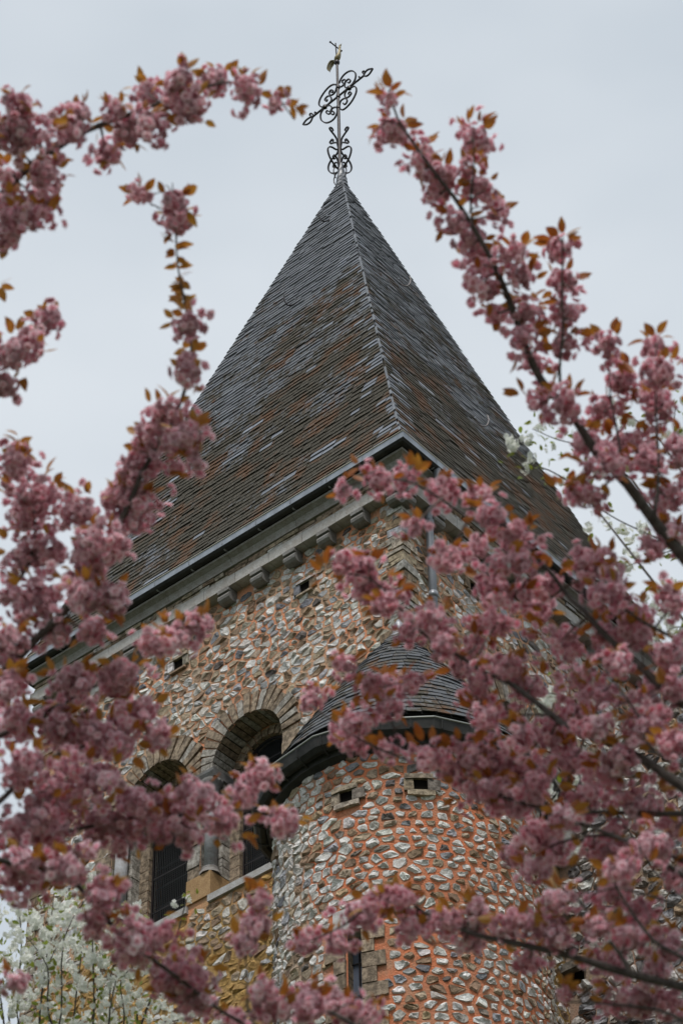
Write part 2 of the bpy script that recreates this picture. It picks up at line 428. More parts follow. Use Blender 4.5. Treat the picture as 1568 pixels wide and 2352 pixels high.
def side_block(name, side, s0, s1, prof, mat, tint=(1, 1, 1), m0=False, m1=False, jit=0, parent=None, rr=r):
    """a block with a profile [(outward, z)...] running along the wall; m0/m1: mitred round the corner"""
    W = LEN[side]; V = []
    for s, m, e in ((s0, m0, 0), (s1, m1, 1)):
        for o, z in prof:
            ss = s
            if m: ss = -o if e == 0 else W+o
            V.append(sp(side, ss+rr.uniform(-jit, jit), o+rr.uniform(-jit, jit), z+rr.uniform(-jit, jit)))
    n = len(prof)
    F = [(i, (i+1) % n, n+(i+1) % n, n+i) for i in range(n)]+[tuple(range(n))[::-1], tuple(range(n, 2*n))]
    return mk(name, V, F, mat, parent or tower, tint=tint)
def rnds(lo, hi, rr):
    k = rr.uniform(lo, hi); return (k, k*.985, k*.95)
CORN = [(-.02, 28.515), (.172, 28.515), (.176, 28.55), (.19, 28.59), (.21, 28.625), (.26, 28.65), (.295, 28.66), (.295, 28.70), (-.02, 28.70)]
FRZ = [(-.02, 28.13), (.185, 28.13), (.185, 28.325), (-.02, 28.335)]
CORB = [(-.02, 27.93), (.03, 27.915), (.09, 27.90), (.145, 27.91), (.182, 27.94), (.192, 27.985), (.178, 28.025), (.152, 28.04), (.152, 28.055), (.196, 28.06), (.196, 28.128), (-.02, 28.128)]
for side in 'LR':
    W = LEN[side]
    s = 0; k = 0
    while s < W-.05:
        e = min(W, s+(.55 if k == 0 else 1.27)+r.uniform(-.02, .02))
        if W-e < .4: e = W
        side_block('cornice_block', side, s+.004, e-.004, CORN, M_DRESS, rnds(.33, .38, r), m0=(k == 0), m1=(e == W)); s = e; k += 1
    s = 0; k = 0
    while s < W-.05:
        e = min(W, s+(.42 if k == 0 else .645)+r.uniform(-.03, .03))
        if W-e < .3: e = W
        side_block('frieze_block', side, s+.004, e-.004, FRZ, M_DRESS, rnds(.44, .53, r), m0=(k == 0), m1=(e == W), jit=.002); s = e; k += 1
    # thin brown rubble course between frieze and cornice: two layers of flat stones
    for z0, z1 in ((28.34, 28.425), (28.43, 28.512)):
        s = .0; k = 0
        while s < W-.02:
            e = min(W, s+r.uniform(.16, .42))
            if W-e < .12: e = W
            o = .135+r.uniform(0, .03)
            side_block('course_stone', side, s+.008, e-.008, [(-.02, z0), (o, z0+.006), (o+.01, (z0+z1)/2), (o, z1-.008), (-.02, z1)], M_STONE, pick(PALB, r), m0=(k == 0), m1=(e == W), jit=.006)
            s = e; k += 1
    k = 0; s = .568
    while s < W-.1:
        side_block('corbel', side, s-.01, s+.215, CORB, M_DRESS, rnds(.20, .28, r)); s += .648
    side_block('corbel', side, -.06, .12, CORB, M_DRESS, rnds(.2, .26, r))
    # mortar strip behind
    # putlog holes: thin black slab painting the hole's shade, with a flat lintel
    for ps, pz in PUT[side]:
        V = [sp(side, ps+a, o, pz+b) for o in (.012, -.002) for a, b in ((-.09, -.09), (.09, -.09), (.09, .09), (-.09, .09))]
        mk('putlog_hole_shade', V, list(BOXF), M_HOLE, tower)
        side_block('lintel_stone', side, ps-.2, ps+.17, [(0, pz+.09), (.05, pz+.095), (.045, pz+.15), (0, pz+.16)], M_STONE, pick(PALB, r), jit=.008)
        side_block('jamb_stone', side, ps+.095, ps+.2, [(0, pz-.09), (.04, pz-.08), (.04, pz+.085), (0, pz+.09)], M_STONE, pick(PAL, r), jit=.008)
        side_block('jamb_stone', side, ps-.21, ps-.095, [(0, pz-.09), (.04, pz-.08), (.04, pz+.085), (0, pz+.09)], M_STONE, pick(PALB, r), jit=.008)
        side_block('jamb_stone', side, ps-.15, ps+.15, [(0, pz-.15), (.05, pz-.14), (.05, pz-.10), (0, pz-.092)], M_STONE, pick(PALB, r), jit=.008)

# quoins on the front corner and the far ends
z = 18.2; k = 0
while z < 28.1:
    h = r.uniform(.09, .16); a = r.uniform(.13, .26) if k % 2 else r.uniform(.24, .46); b = r.uniform(.13, .24) if k % 2 == 0 else r.uniform(.24, .42)
    if z+h > 28.12: h = 28.12-z
    p = [.012+r.uniform(0, .03) for _ in range(4)]; g = .008
    pl = [(-p[0], a), (-p[1], -p[1]), (b, -p[2]), (b, .1), (.1, .1), (.1, a)]
    V = []
    for zz in (z+g, z+h-g):
        V += [(x+r.uniform(-.006, .006), y+r.uniform(-.006, .006), zz+r.uniform(-.01, .01)) for x, y in pl]
    mk('quoin', V, [(0, 1, 2, 3, 4, 5)[::-1], (6, 7, 8, 9, 10, 11)]+[(i, (i+1) % 6, 6+(i+1) % 6, 6+i) for i in range(6)], M_STONE, tower,
       tint=pick(PALB if r.random() < .6 else PALN, r))
    for (sd, W) in (('L', TY), ('R', TX)):
        w_ = r.uniform(.15, .35)
        side_block('quoin', sd, W-w_, W+.02, [(-.1, z+g), (.03, z+g), (.03, z+h-g), (-.1, z+h-g)], M_STONE, pick(PALB, r), jit=.006)
    z += h; k += 1

# belfry windows
def TAN(rr): k = rr.uniform(.8, 1.15); return (.40*k, .31*k, .22*k)
def GRY(rr): k = rr.uniform(.8, 1.1); return (.50*k, .47*k, .42*k)
for side in 'LR':
    cs = WIN[side]; mid = sum(cs)/2
    for wi, c in enumerate(cs):
        # voussoirs: wedge blocks reaching from the face to the inner wall
        n = 19
        for i in range(n):
            a0 = PI*i/n+.012; a1 = PI*(i+1)/n-.012; am = (a0+a1)/2
            ro = 1.0+r.uniform(-.05, .05)
            toward = -math.cos(am)*(mid-c)         # towards the pier the arches meet
            if (mid-c)*math.cos(am) > .01: ro = min(ro, abs(mid-c)/abs(math.cos(am))-.01)
            of = .025+r.uniform(0, .025); V = []
            for o in (of, -DEP-.02):
                for (rad, a) in ((RO_, a0), (ro, a0+.01), (ro, a1-.01), (RO_, a1)):
                    V.append(sp(side, c+math.cos(a)*rad, o+r.uniform(-.006, .006), SPR+math.sin(a)*rad))
            mk('voussoir', V, list(BOXF), M_STONE, tower, tint=TAN(r) if r.random() < .7 else GRY(r))
        # inner order: wall with a smaller arch, set back
        pts = [(c-RO_-.03, ZS-.1), (c+RO_+.03, ZS-.1), (c+RO_+.03, SPR)]+[(c+math.cos(a)*(RO_+.03), SPR+math.sin(a)*(RO_+.03)) for a in np.linspace(0, PI, 17)[1:-1]]+[(c-RO_-.03, SPR)]
        ed = [(i, (i+1) % len(pts)) for i in range(len(pts))]
        lp = [(c-RI, ZS), (c-RI, SPR)]+[(c-math.cos(a)*RI, SPR+math.sin(a)*RI) for a in np.linspace(0, PI, 15)[1:-1]]+[(c+RI, SPR), (c+RI, ZS)]
        n0 = len(pts); pts += lp; ed += [(n0+i, n0+(i+1) % len(lp)) for i in range(len(lp))]
        vs, es, fs, *_ = delaunay_2d_cdt([Vector(p) for p in pts], ed, [], 1, 1e-5)
        F = []
        for f in fs:
            cx = sum(vs[i][0] for i in f)/3; cz = sum(vs[i][1] for i in f)/3
            if not ((abs(cx-c) < RI and ZS < cz <= SPR) or (cz > SPR and math.hypot(cx-c, cz-SPR) < RI-.004)): F.append(tuple(f))
        mk('reveal_wall', [sp(side, v[0], -DEP, v[1]) for v in vs], F, M_MORT_T, tower)
        for i in range(13):
            a0 = PI*i/13+.02; a1 = PI*(i+1)/13-.02; ro = .61+r.uniform(-.03, .02); V = []
            for o in (-DEP+.03, -DEP-.14):
                for (rad, a) in ((RI, a0), (ro, a0), (ro, a1), (RI, a1)): V.append(sp(side, c+math.cos(a)*rad, o, SPR+math.sin(a)*rad))
            mk('inner_voussoir', V, list(BOXF), M_STONE, tower, tint=TAN(r))
        for sg in (-1, 1):
            z = ZS
            while z < SPR-.02:
                h = r.uniform(.15, .26); h = min(h, SPR-z)
                if SPR-z-h < .08: h = SPR-z
                s0, s1 = sorted((c+sg*RI, c+sg*(RO_+.01)))
                side_block('reveal_stone', side, s0, s1, [(-DEP-.14, z+.006), (-DEP+.02, z+.006), (-DEP+.02, z+h-.006), (-DEP-.14, z+h-.006)], M_STONE, TAN(r), jit=.004)
                z += h
        # window: frame, wire screen, bars, louvres
        fr = [sp(side, c-RI+.02, -DEP-.06, ZS+.02), sp(side, c-RI+.02, -DEP-.06, SPR)]+[sp(side, c-math.cos(a)*(RI-.02), -DEP-.06, SPR+math.sin(a)*(RI-.02)) for a in np.linspace(0, PI, 15)[1:-1]]+[sp(side, c+RI-.02, -DEP-.06, SPR), sp(side, c+RI-.02, -DEP-.06, ZS+.02), sp(side, c-RI+.02, -DEP-.06, ZS+.02)]
        win = mk('belfry_window', *tube(fr, .022, 4), M_IRON, tower)
        A = Acc()
        g = .035
        x = c-RI+g
        while x < c+RI-.01:
            zt = SPR+math.sqrt(max(0, (RI-.02)**2-(x-c)**2)); A.add(*tube([sp(side, x, -DEP-.05, ZS), sp(side, x, -DEP-.05, zt)], .0028, 3, False)); x += g
        z = ZS+g
        while z < SPR+RI-.03:
            hw = RI-.02 if z < SPR else math.sqrt(max(0, (RI-.02)**2-(z-SPR)**2))
            A.add(*tube([sp(side, c-hw, -DEP-.048, z), sp(side, c+hw, -DEP-.048, z)], .0028, 3, False)); z += g
        A.build('wire_screen', M_WIRE, win, kind='stuff')
        for z in (ZS+.62, ZS+1.2, ZS+1.85, SPR+.1):
            hw = RI-.02 if z < SPR else math.sqrt((RI-.02)**2-(z-SPR)**2)
            mk('cross_bar', *tube([sp(side, c-hw, -DEP-.06, z), sp(side, c+hw, -DEP-.06, z)], .016, 4), M_IRON, win)
        z = ZS+.1
        while z < SPR+.3:
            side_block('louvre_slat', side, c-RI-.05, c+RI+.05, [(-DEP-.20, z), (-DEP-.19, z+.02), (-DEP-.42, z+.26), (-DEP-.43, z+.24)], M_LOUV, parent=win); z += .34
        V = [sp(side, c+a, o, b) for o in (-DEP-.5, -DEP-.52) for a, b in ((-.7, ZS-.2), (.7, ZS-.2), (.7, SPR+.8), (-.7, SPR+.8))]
        mk('interior_shade', V, list(BOXF), M_DARK, win)  # black backing board stands in for the unlit belfry interior
        # sill
        side_block('sill', side, c-RO_-.03, c+RO_+.03, [(-DEP-.1, ZS-.13), (.05, ZS-.13), (.05, ZS-.02), (-DEP-.1, ZS+.0)], M_DRESS, (.46, .46, .46))
    # jambs: near and far outer sides full blocks; the pier side with a nook shaft
    def jamb(s0, s1, nook=None, z0=ZS):
        z = z0
        while z < SPR-.02:
            h = r.uniform(.14, .24); h = min(h, SPR-z)
            if SPR-z-h < .09: h = SPR-z
            f = r.uniform(.0, .02); ex = r.uniform(0, .16)
            t = TAN(r) if r.random() < .6 else GRY(r)
            if nook is None:
                if s0 < cs[0]: a, b = s0-ex, s1
                else: a, b = s0, s1+ex
                side_block('jamb_stone', side, a, b, [(-DEP-.02, z+.006), (f+.012, z+.006), (f+.012, z+h-.006), (-DEP-.02, z+h-.006)], M_STONE, t, jit=.006)
            else:
                side_block('jamb_stone', side, nook[1], s1+(ex if nook[2] else 0), [(-DEP-.02, z+.006), (f+.012, z+.006), (f+.012, z+h-.006), (-DEP-.02, z+h-.006)], M_STONE, t, jit=.006)
                side_block('jamb_stone', side, s0, nook[1]-.004, [(-DEP-.02, z+.006), (-.2, z+.006), (-.2, z+h-.006), (-DEP-.02, z+h-.006)], M_STONE, GRY(r), jit=.004)
            z += h
    jamb(cs[0]-RO_-.24, cs[0]-RO_)
    for a, b, ex in ((cs[0]+RO_, cs[1]-RO_, 0), (cs[1]+RO_, cs[1]+RO_+.45, 1)):
        ped_t = (.42, .27, .13)
        side_block('pedestal', side, a, b if not ex else b-.1, [(-DEP, ZS-.0), (.03, ZS-.0), (.03, ZS+.40), (-DEP, ZS+.40)], M_DRESS, ped_t, jit=.003)
        jamb(a, b, nook=(0, a+.22, ex), z0=ZS+.41)
        cx, oy = a+.11, -.09
        def ringed(prof, name, mat, tint):
            V = []; F = []; n = 12
            for rad, z in prof:
                for k in range(n): V.append(sp(side, cx+math.cos(2*PI*k/n)*rad, oy+math.sin(2*PI*k/n)*rad, z))
            for i in range(len(prof)-1):
                for k in range(n): F.append((i*n+k, i*n+(k+1) % n, (i+1)*n+(k+1) % n, (i+1)*n+k))
            F += [tuple(range(n)), tuple(range((len(prof)-1)*n, len(prof)*n))]
            return mk(name, V, F, mat, col, tint=tint, smooth=True)
        col = mk('colonnette', *tube([sp(side, cx, oy, ZS+.52), sp(side, cx, oy, SPR-.34)], .095, 16), M_DRESS, tower, tint=(.38, .39, .41), smooth=True)
        ringed([(.15, ZS+.41), (.16, ZS+.44), (.13, ZS+.47), (.115, ZS+.49), (.13, ZS+.51), (.10, ZS+.53)], 'column_base', M_DRESS, (.30, .29, .28))
        ringed([(.10, SPR-.36), (.12, SPR-.34), (.10, SPR-.32), (.13, SPR-.2), (.17, SPR-.14)], 'capital', M_DRESS, (.22, .22, .22))
        side_block('impost', side, a-.05, b if not ex else b-.1, [(-DEP, SPR-.14), (.03, SPR-.14), (.06, SPR-.05), (.06, SPR-.002), (-DEP, SPR-.002)], M_DRESS, (.17, .17, .17))

# ------------------------------------------------------------------ pyramid roof of slates
BX0, BX1, BY0, BY1 = -OV+.075, TX+OV-.075, -OV+.075, TY+OV-.075
APX = np.array([(BX0+BX1)/2, (BY0+BY1)/2, ZE+12.135])
INS = .075
def hipc(ix, iy, t):
    """corner of the roof at height fraction t (0 eaves, 1 apex)"""
    bx = (BX0+INS if ix == 0 else BX1-INS); by = (BY0+INS if iy == 0 else BY1-INS)
    g = INS*max(0, 1-t/.07)**2
    p = np.array([bx, by, ZE-.02])*(1-t)+APX*t
    p[0] += (-g if ix == 0 else g); p[1] += (-g if iy == 0 else g); return p
TEND = .985
NC = 102
tt = [TEND*(k/NC) for k in range(NC+1)]
CR = [[hipc(*c, t) for c in ((0, 0), (0, 1), (1, 1), (1, 0))] for t in tt+[1.0]]
V = []; F = []
for c in CR: V += [tuple(p) for p in c]
for i in range(len(CR)-1):
    for k in range(4): F.append((i*4+k, i*4+(k+1) % 4, (i+1)*4+(k+1) % 4, (i+1)*4+k))
M_FELT = simple('roof underlay', (.02, .02, .02), 1)
# shrink underlay a little so that slates lie proud
V = [tuple(np.array(v)+np.array([.02 if v[0] < APX[0] else -.02, .02 if v[1] < APX[1] else -.02, -.01])) for v in V]
roof = mk('roof', V, F, M_FELT, tower)
slates = []
r = random.Random(21)
def sl_tint(zf):
    cl = r.random()
    # red: brightness, green: clean amount subtracted from the moss mask
    clean = .5 if cl < .014 else r.uniform(-.05, .035)
    k = r.uniform(.6, 1.05) if clean < .3 else r.uniform(1.3, 1.9)
    return (k, clean, 0)
clean_patches = [(('L'), r.uniform(.02, .35), r.random()) for _ in range(9)]
for fi, (ca, cb) in enumerate((((0, 1), (0, 0)), ((0, 0), (1, 0)), ((1, 1), (0, 1)), ((1, 0), (1, 1)))):
    front = fi < 2
    for k in range(NC):
        if not front and k % 1: continue
        t0 = tt[k]; t1 = TEND*min(1, (k+2.1)/NC)
        A0, B0, A1, B1 = hipc(*ca, t0), hipc(*cb, t0), hipc(*ca, t1), hipc(*cb, t1)
        al = (B0-A0); W0 = np.linalg.norm(al); al = al/W0
        up = (A1+B1)/2-(A0+B0)/2; up_l = np.linalg.norm(up); upn = up/up_l
        nn = np.cross(al, upn); nn /= np.linalg.norm(nn)
        if np.dot(nn[:2], ((A0+B0)/2-APX)[:2]) < 0: nn = -nn
        W1 = np.linalg.norm(B1-A1)
        u = -r.uniform(0, .2)
        sw = .225 if front else .5
        while u < W0:
            w_ = sw*r.uniform(.8, 1.25); a, b = max(u, 0), min(u+w_-.006, W0)
            if W0-b < .09: b = W0; w_ = W0-u+.01
            if b-a > .02:
                mid = W0/2; q = (W1-0)/W0
                a1 = min(max(a-mid, -W1/2), W1/2); b1 = min(max(b-mid, -W1/2), W1/2)
                C0 = (A0+B0)/2; C1 = (A1+B1)/2
                tl = .040+r.uniform(-.005, .010); th = .014
                j0, j1 = r.uniform(-.010, .010), r.uniform(-.010, .010)
                skip = r.random()
                if skip < .012: j0 = r.uniform(.03, .07); j1 = j0+r.uniform(-.03, .03)
                lo = .0
                P = [C0+al*(a-mid)+upn*j0+nn*(tl-th), C0+al*(b-mid)+upn*j1+nn*(tl-th+r.uniform(0, .004)), C1+al*b1+nn*lo, C1+al*a1+nn*lo]
                Q = [p+nn*th for p in P]
                tn = sl_tint(t0)
                for sd, ft, fu in clean_patches:
                    if abs(t0-ft) < .006 and abs((a+b)/2/W0-fu) < .035: tn = (r.uniform(1.4, 2.3), .45, 0)
                if front and W0-(b if fi == 0 else W0-a) < .30 and r.random() < .3: tn = (r.uniform(1.2, 1.7), .4, 0)
                slates.append(([tuple(p) for p in P+Q], list(BOXF), tn, 1.0 if front else .001))
            u += w_
emit_ranked(slates, 'slate', 'upper_slates', M_SLATE, roof)
# lead soakers showing on the front hip
for k in range(2, NC-4):
    if r.random() < .62:
        p = hipc(0, 0, tt[k]+.004); q = hipc(0, 0, tt[k]+.004+.011*r.uniform(.8, 1.4)); w_ = r.uniform(.03, .055)
        d = np.array([-.022, -.022, .01])
        V = [p+d+np.array([0, w_, 0]), p+d*1.6, p+d+np.array([w_, 0, 0]), q+d+np.array([w_*.8, 0, 0]), q+d*1.5, q+d+np.array([0, w_*.8, 0])]
        V += [v+np.array([.008, .008, 0]) for v in V]
        mk('hip_flashing', V, [(0, 1, 4, 5), (1, 2, 3, 4), (6, 11, 10, 7), (7, 10, 9, 8), (0, 6, 7, 1), (1, 7, 8, 2), (3, 9, 10, 4), (4, 10, 11, 5)], M_LEAD, roof, tint=(1, 1, 1))
# slate-and-lead neck under the cross
V = []; F = []; n = 10
prof = [(.16, 40.45), (.165, 40.56), (.135, 40.66), (.118, 40.74), (.125, 40.76), (.108, 40.84), (.115, 40.86), (.10, 40.95), (.104, 40.98), (.085, 41.08), (.07, 41.2), (.045, 41.33), (.035, 41.45)]
for i, (rad, z) in enumerate(prof):
    for k in range(n): a = 2*PI*k/n+.2*(i % 2); rr_ = rad*r.uniform(.94, 1.06); V.append((APX[0]+math.cos(a)*rr_, APX[1]+math.sin(a)*rr_, z))
for i in range(len(prof)-1):
    for k in range(n): F.append((i*n+k, i*n+(k+1) % n, (i+1)*n+(k+1) % n, (i+1)*n+k))
F.append(tuple(range((len(prof)-1)*n, len(prof)*n)))
mk('slated_neck', V, F, M_SLATE, roof, tint=(1.1, .5, 0))
# iron roof hooks
def on_face(face, u, t, h):
    a, b = ((0, 1), (0, 0)) if face == 'L' else ((0, 0), (1, 0))
    A, B = hipc(*a, t), hipc(*b, t); p = A*(1-u)+B*u
    nn = np.array([-.96, 0, .28]) if face == 'L' else np.array([0, -.96, .28]); return p+nn*h
for face, u, t in (('L', .62, .855), ('L', .50, .62), ('R', .50, .68), ('R', .52, .32), ('L', .25, .40)):
    al = np.array([0, 1., 0]) if face == 'L' else np.array([1., 0, 0])
    P = [on_face(face, u, t+.02, .02)]
    for q in np.linspace(0, 1, 7): P.append(on_face(face, u, t-.012*math.sin(q*PI), .03+.18*q)+al*(0.12*q))
    P.append(on_face(face, u, t+.012, .22)+al*.14)
    mk('roof_hook', *tube(P, .013, 5), M_IRON, roof)
    p = on_face(face, u, t+.012, .03)
    mk('hook_plate', *tube([p, on_face(face, u, t+.022, .03)+al*.09], .03, 4, flat=.3), M_LEAD, roof)

# gutter round the eaves
def loop_sweep(prof):
    V = []; F = []; n = len(prof)
    for o, z in prof: V += [(-o, -o, z), (TX+o, -o, z), (TX+o, TY+o, z), (-o, TY+o, z)]
    for i in range(n-1):
        for k in range(4): F.append((i*4+k, i*4+(k+1) % 4, (i+1)*4+(k+1) % 4, (i+1)*4+k))
    return V, F
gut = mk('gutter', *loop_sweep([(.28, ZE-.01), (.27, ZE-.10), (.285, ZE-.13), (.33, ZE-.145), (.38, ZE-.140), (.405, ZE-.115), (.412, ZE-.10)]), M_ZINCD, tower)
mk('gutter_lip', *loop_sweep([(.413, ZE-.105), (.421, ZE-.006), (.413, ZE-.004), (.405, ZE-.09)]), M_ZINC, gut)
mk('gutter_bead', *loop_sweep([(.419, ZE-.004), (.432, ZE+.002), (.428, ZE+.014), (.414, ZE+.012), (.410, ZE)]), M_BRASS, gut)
for side in 'LR':
    s = .35
    while s < LEN[side]+.3:
        V = []
        for s_ in (s-.012, s+.012):
            for o, z in ((.424, ZE-.004), (.418, ZE-.085), (.385, ZE-.135), (.33, ZE-.155), (.28, ZE-.135), (.28, ZE-.12), (.33, ZE-.14), (.38, ZE-.12), (.41, ZE-.08), (.418, ZE-.004)): V.append(sp(side, s_, o, z))
        n = 10
        mk('gutter_strap', V, [(i, i+1, n+i+1, n+i) for i in range(n-1)]+[tuple(range(n)), tuple(range(n, 2*n))], M_LEAD, gut); s += .69+r.uniform(-.02, .02)
# downpipe with swan neck on the right face
P = smoothline([sp('R', .44, .35, 28.74), sp('R', .45, .345, 28.60), sp('R', .46, .30, 28.42), sp('R', .50, .15, 28.12), sp('R', .51, .10, 27.98), sp('R', .515, .10, 27.7)], 3)
pipe = mk('downpipe', *tube(P+[sp('R', .53, .10, 24.6)], .058, 12), M_PIPE, tower, smooth=True)
for z in (27.93, 26.55, 25.3): mk('pipe_collar', *tube([sp('R', .52, .10, z), sp('R', .52, .10, z-.10)], .068, 12), M_PIPE, pipe, smooth=True)

# ------------------------------------------------------------------ wrought iron cross and weathercock
CURV = {
 'ur_loop':[(0.002, -1.066), (0.06, -0.967), (0.149, -0.923), (0.26, -0.937), (0.368, -1.018), (0.441, -1.146), (0.454, -1.259), (0.425, -1.358), (0.357, -1.422), (0.269, -1.429)],
 'ur_s1':[(0.269, -1.429), (0.182, -1.386), (0.147, -1.29), (0.165, -1.193), (0.221, -1.168), (0.275, -1.194), (0.306, -1.273), (0.272, -1.305), (0.23, -1.258)],
 'ur_s2':[(-0.011, -1.169), (0.054, -1.229), (0.12, -1.227), (0.165, -1.193), (0.177, -1.141), (0.145, -1.085), (0.09, -1.072), (0.089, -1.135), (0.121, -1.177)],
 'ul_loop':[(-0.075, -1.046), (-0.163, -0.96), (-0.274, -0.926), (-0.408, -0.967), (-0.522, -1.066), (-0.564, -1.18), (-0.547, -1.283), (-0.482, -1.381), (-0.416, -1.416)],
 'ul_s1':[(-0.077, -1.145), (-0.113, -1.24), (-0.191, -1.257), (-0.256, -1.209), (-0.277, -1.126), (-0.243, -1.069), (-0.177, -1.13), (-0.178, -1.179), (-0.222, -1.152)],
 'ul_s2':[(-0.327, -1.447), (-0.238, -1.427), (-0.219, -1.357), (-0.257, -1.246), (-0.323, -1.186), (-0.39, -1.2), (-0.395, -1.258), (-0.347, -1.315), (-0.335, -1.275)],
 'lr_loop':[(0.278, -1.5), (0.387, -1.525), (0.45, -1.622), (0.458, -1.741), (0.411, -1.849), (0.322, -1.941), (0.212, -1.989), (0.102, -1.989), (0.027, -1.921), (-0.008, -1.814)],
 'lr_s1':[(0.213, -1.465), (0.157, -1.514), (0.144, -1.603), (0.186, -1.704), (0.262, -1.723), (0.317, -1.687), (0.297, -1.618), (0.254, -1.603), (0.242, -1.643)],
 'lr_s2':[(-0.007, -1.79), (0.022, -1.666), (0.11, -1.659), (0.174, -1.718), (0.205, -1.809), (0.171, -1.865), (0.117, -1.848), (0.096, -1.784)],
 'll_loop':[(-0.439, -1.471), (-0.518, -1.55), (-0.527, -1.68), (-0.489, -1.814), (-0.381, -1.969), (-0.25, -2.042), (-0.14, -2.03), (-0.076, -1.926), (-0.064, -1.787)],
 'll_s1':[(-0.372, -1.456), (-0.284, -1.511), (-0.22, -1.62), (-0.222, -1.719), (-0.267, -1.778), (-0.332, -1.738), (-0.371, -1.646), (-0.341, -1.622), (-0.298, -1.687)],
 'll_s2':[(-0.064, -1.775), (-0.155, -1.692), (-0.232, -1.684), (-0.255, -1.751), (-0.213, -1.864), (-0.159, -1.888), (-0.162, -1.823), (-0.201, -1.776)],
 'tip_r1':[(0.662, -1.454), (0.697, -1.385), (0.785, -1.366), (0.912, -1.455)], 'tip_r2':[(0.662, -1.454), (0.747, -1.533), (0.834, -1.526), (0.912, -1.455)],
 'tip_l1':[(-0.751, -1.439), (-0.84, -1.396), (-0.941, -1.393), (-1.02, -1.447)], 'tip_l2':[(-0.751, -1.464), (-0.808, -1.55), (-0.909, -1.542), (-1.02, -1.447)],
 'cur_r1':[(0.686, -1.4), (0.644, -1.348), (0.645, -1.298), (0.692, -1.325)], 'cur_r2':[(0.587, -1.433), (0.544, -1.394), (0.545, -1.357)],
 'cur_l1':[(-0.729, -1.459), (-0.817, -1.353), (-0.816, -1.291), (-0.761, -1.334), (-0.739, -1.399)], 'cur_l2':[(-0.639, -1.452), (-0.683, -1.399), (-0.678, -1.366), (-0.65, -1.4)]}
AZC = math.radians(-44)
cross = empty('wrought_iron_cross', tuple(toworld((APX[0], APX[1], 41.0))), AZC, label='dark wrought iron cross with scrollwork on the peak of the slate roof', cat='cross')
ox = -.035
def strap(P, wd=.032, th=.0115):
    """flat iron strap bent in the plane of the cross"""
    P = smoothline([(a, 0, z) for a, z in P], 3); V = []; F = []
    for i, p in enumerate(P):
        t = (P[min(i+1, len(P)-1)]-P[max(i-1, 0)]).normalized(); nrm = Vector((-t.z, 0, t.x))
        for a, b in ((-1, -1), (1, -1), (1, 1), (-1, 1)): V.append(tuple(p+nrm*(a*th)+Vector((0, b*wd/2, 0))))
    for i in range(len(P)-1):
        for k in range(4): F.append((i*4+k, i*4+(k+1) % 4, (i+1)*4+(k+1) % 4, (i+1)*4+k))
    F += [(0, 1, 2, 3), tuple(range(len(V)-4, len(V)))]
    return V, F
mk('pole', *tube([(ox, 0, .2), (ox, 0, 2.0), (ox-.01, 0, 3.63)], [.036, .033, .026], 8), M_IRON, cross)
mk('cross_arm', *tube([(-.76, 0, 2.55), (.67, 0, 2.55)], .022, 6), M_IRON, cross)
for k, c in CURV.items():
    nm = 'arm_tip' if k.startswith('tip') else ('curl' if k.startswith('cur') else 'scroll')
    mk(nm, *strap([(a, z+45-41) for a, z in c]), M_IRON, cross)
for (a, z) in ((ox, 2.55), (.27, 2.53), (-.40, 2.55), (ox, 2.84), (ox, 2.2)):
    mk('collar', *tube([(a, 0, z-.03), (a, 0, z+.03)], .045, 8), M_IRON, cross)
mk('top_pole', *tube([(ox-.01, 0, 3.63), (-.06, 0, 4.0), (-.072, 0, 4.30)], [.02, .014, .014], 6), M_IRON, cross)
mk('finial_bar', *tube([(-.068, .165, 4.19), (-.068, .135, 4.19), (-.068, 0, 4.19), (-.068, -.135, 4.19), (-.068, -.165, 4.19)], [.028, .014, .013, .014, .028], 6), M_IRON, cross)
mk('knob', *tube([(ox-.01, 0, 3.58), (ox-.01, 0, 3.62), (ox-.01, 0, 3.67), (ox-.01, 0, 3.70)], [.03, .055, .055, .03], 10), M_IRON, cross, smooth=True)
# four scroll brackets round the foot of the pole
for q in range(4):
    a = PI/4+q*PI/2-AZC-math.radians(0)
    d = Vector((math.cos(a), math.sin(a), 0))
    for cv in ([(.19, 1.50), (.17, 1.545), (.21, 1.59), (.27, 1.55), (.25, 1.49), (.17, 1.44), (.08, 1.36), (.045, 1.22), (.035, 1.08), (.09, .98), (.22, .95), (.31, .86), (.33, .72), (.27, .55), (.16, .43), (.06, .38), (.035, .42)],
               [(.12, .67), (.15, .62), (.19, .66), (.16, .74), (.09, .72), (.04, .60), (.035, .44)]):
        P = smoothline([Vector((ox, 0, z*.917-.07))+d*(rr_*.95) for rr_, z in cv], 3)
        V = []; F = []; wv = Vector((-d.y, d.x, 0))
        for i, p in enumerate(P):
            t = (P[min(i+1, len(P)-1)]-P[max(i-1, 0)]).normalized(); nr = t.cross(wv).normalized()
            for e, f in ((-1, -1), (1, -1), (1, 1), (-1, 1)): V.append(tuple(p+nr*(e*.011)+wv*(f*.016)))
        for i in range(len(P)-1):
            for k in range(4): F.append((i*4+k, i*4+(k+1) % 4, (i+1)*4+(k+1) % 4, (i+1)*4+k))
        mk('foot_scroll', V, F, M_IRON, cross)
    P = smoothline([Vector((ox, 0, z))+d*rr_ for rr_, z in ((.03, .28), (.12, .26), (.17, .16), (.16, .05), (.12, -.05))], 3)
    mk('foot_hook', *tube(P, .012, 5), M_IRON, cross)
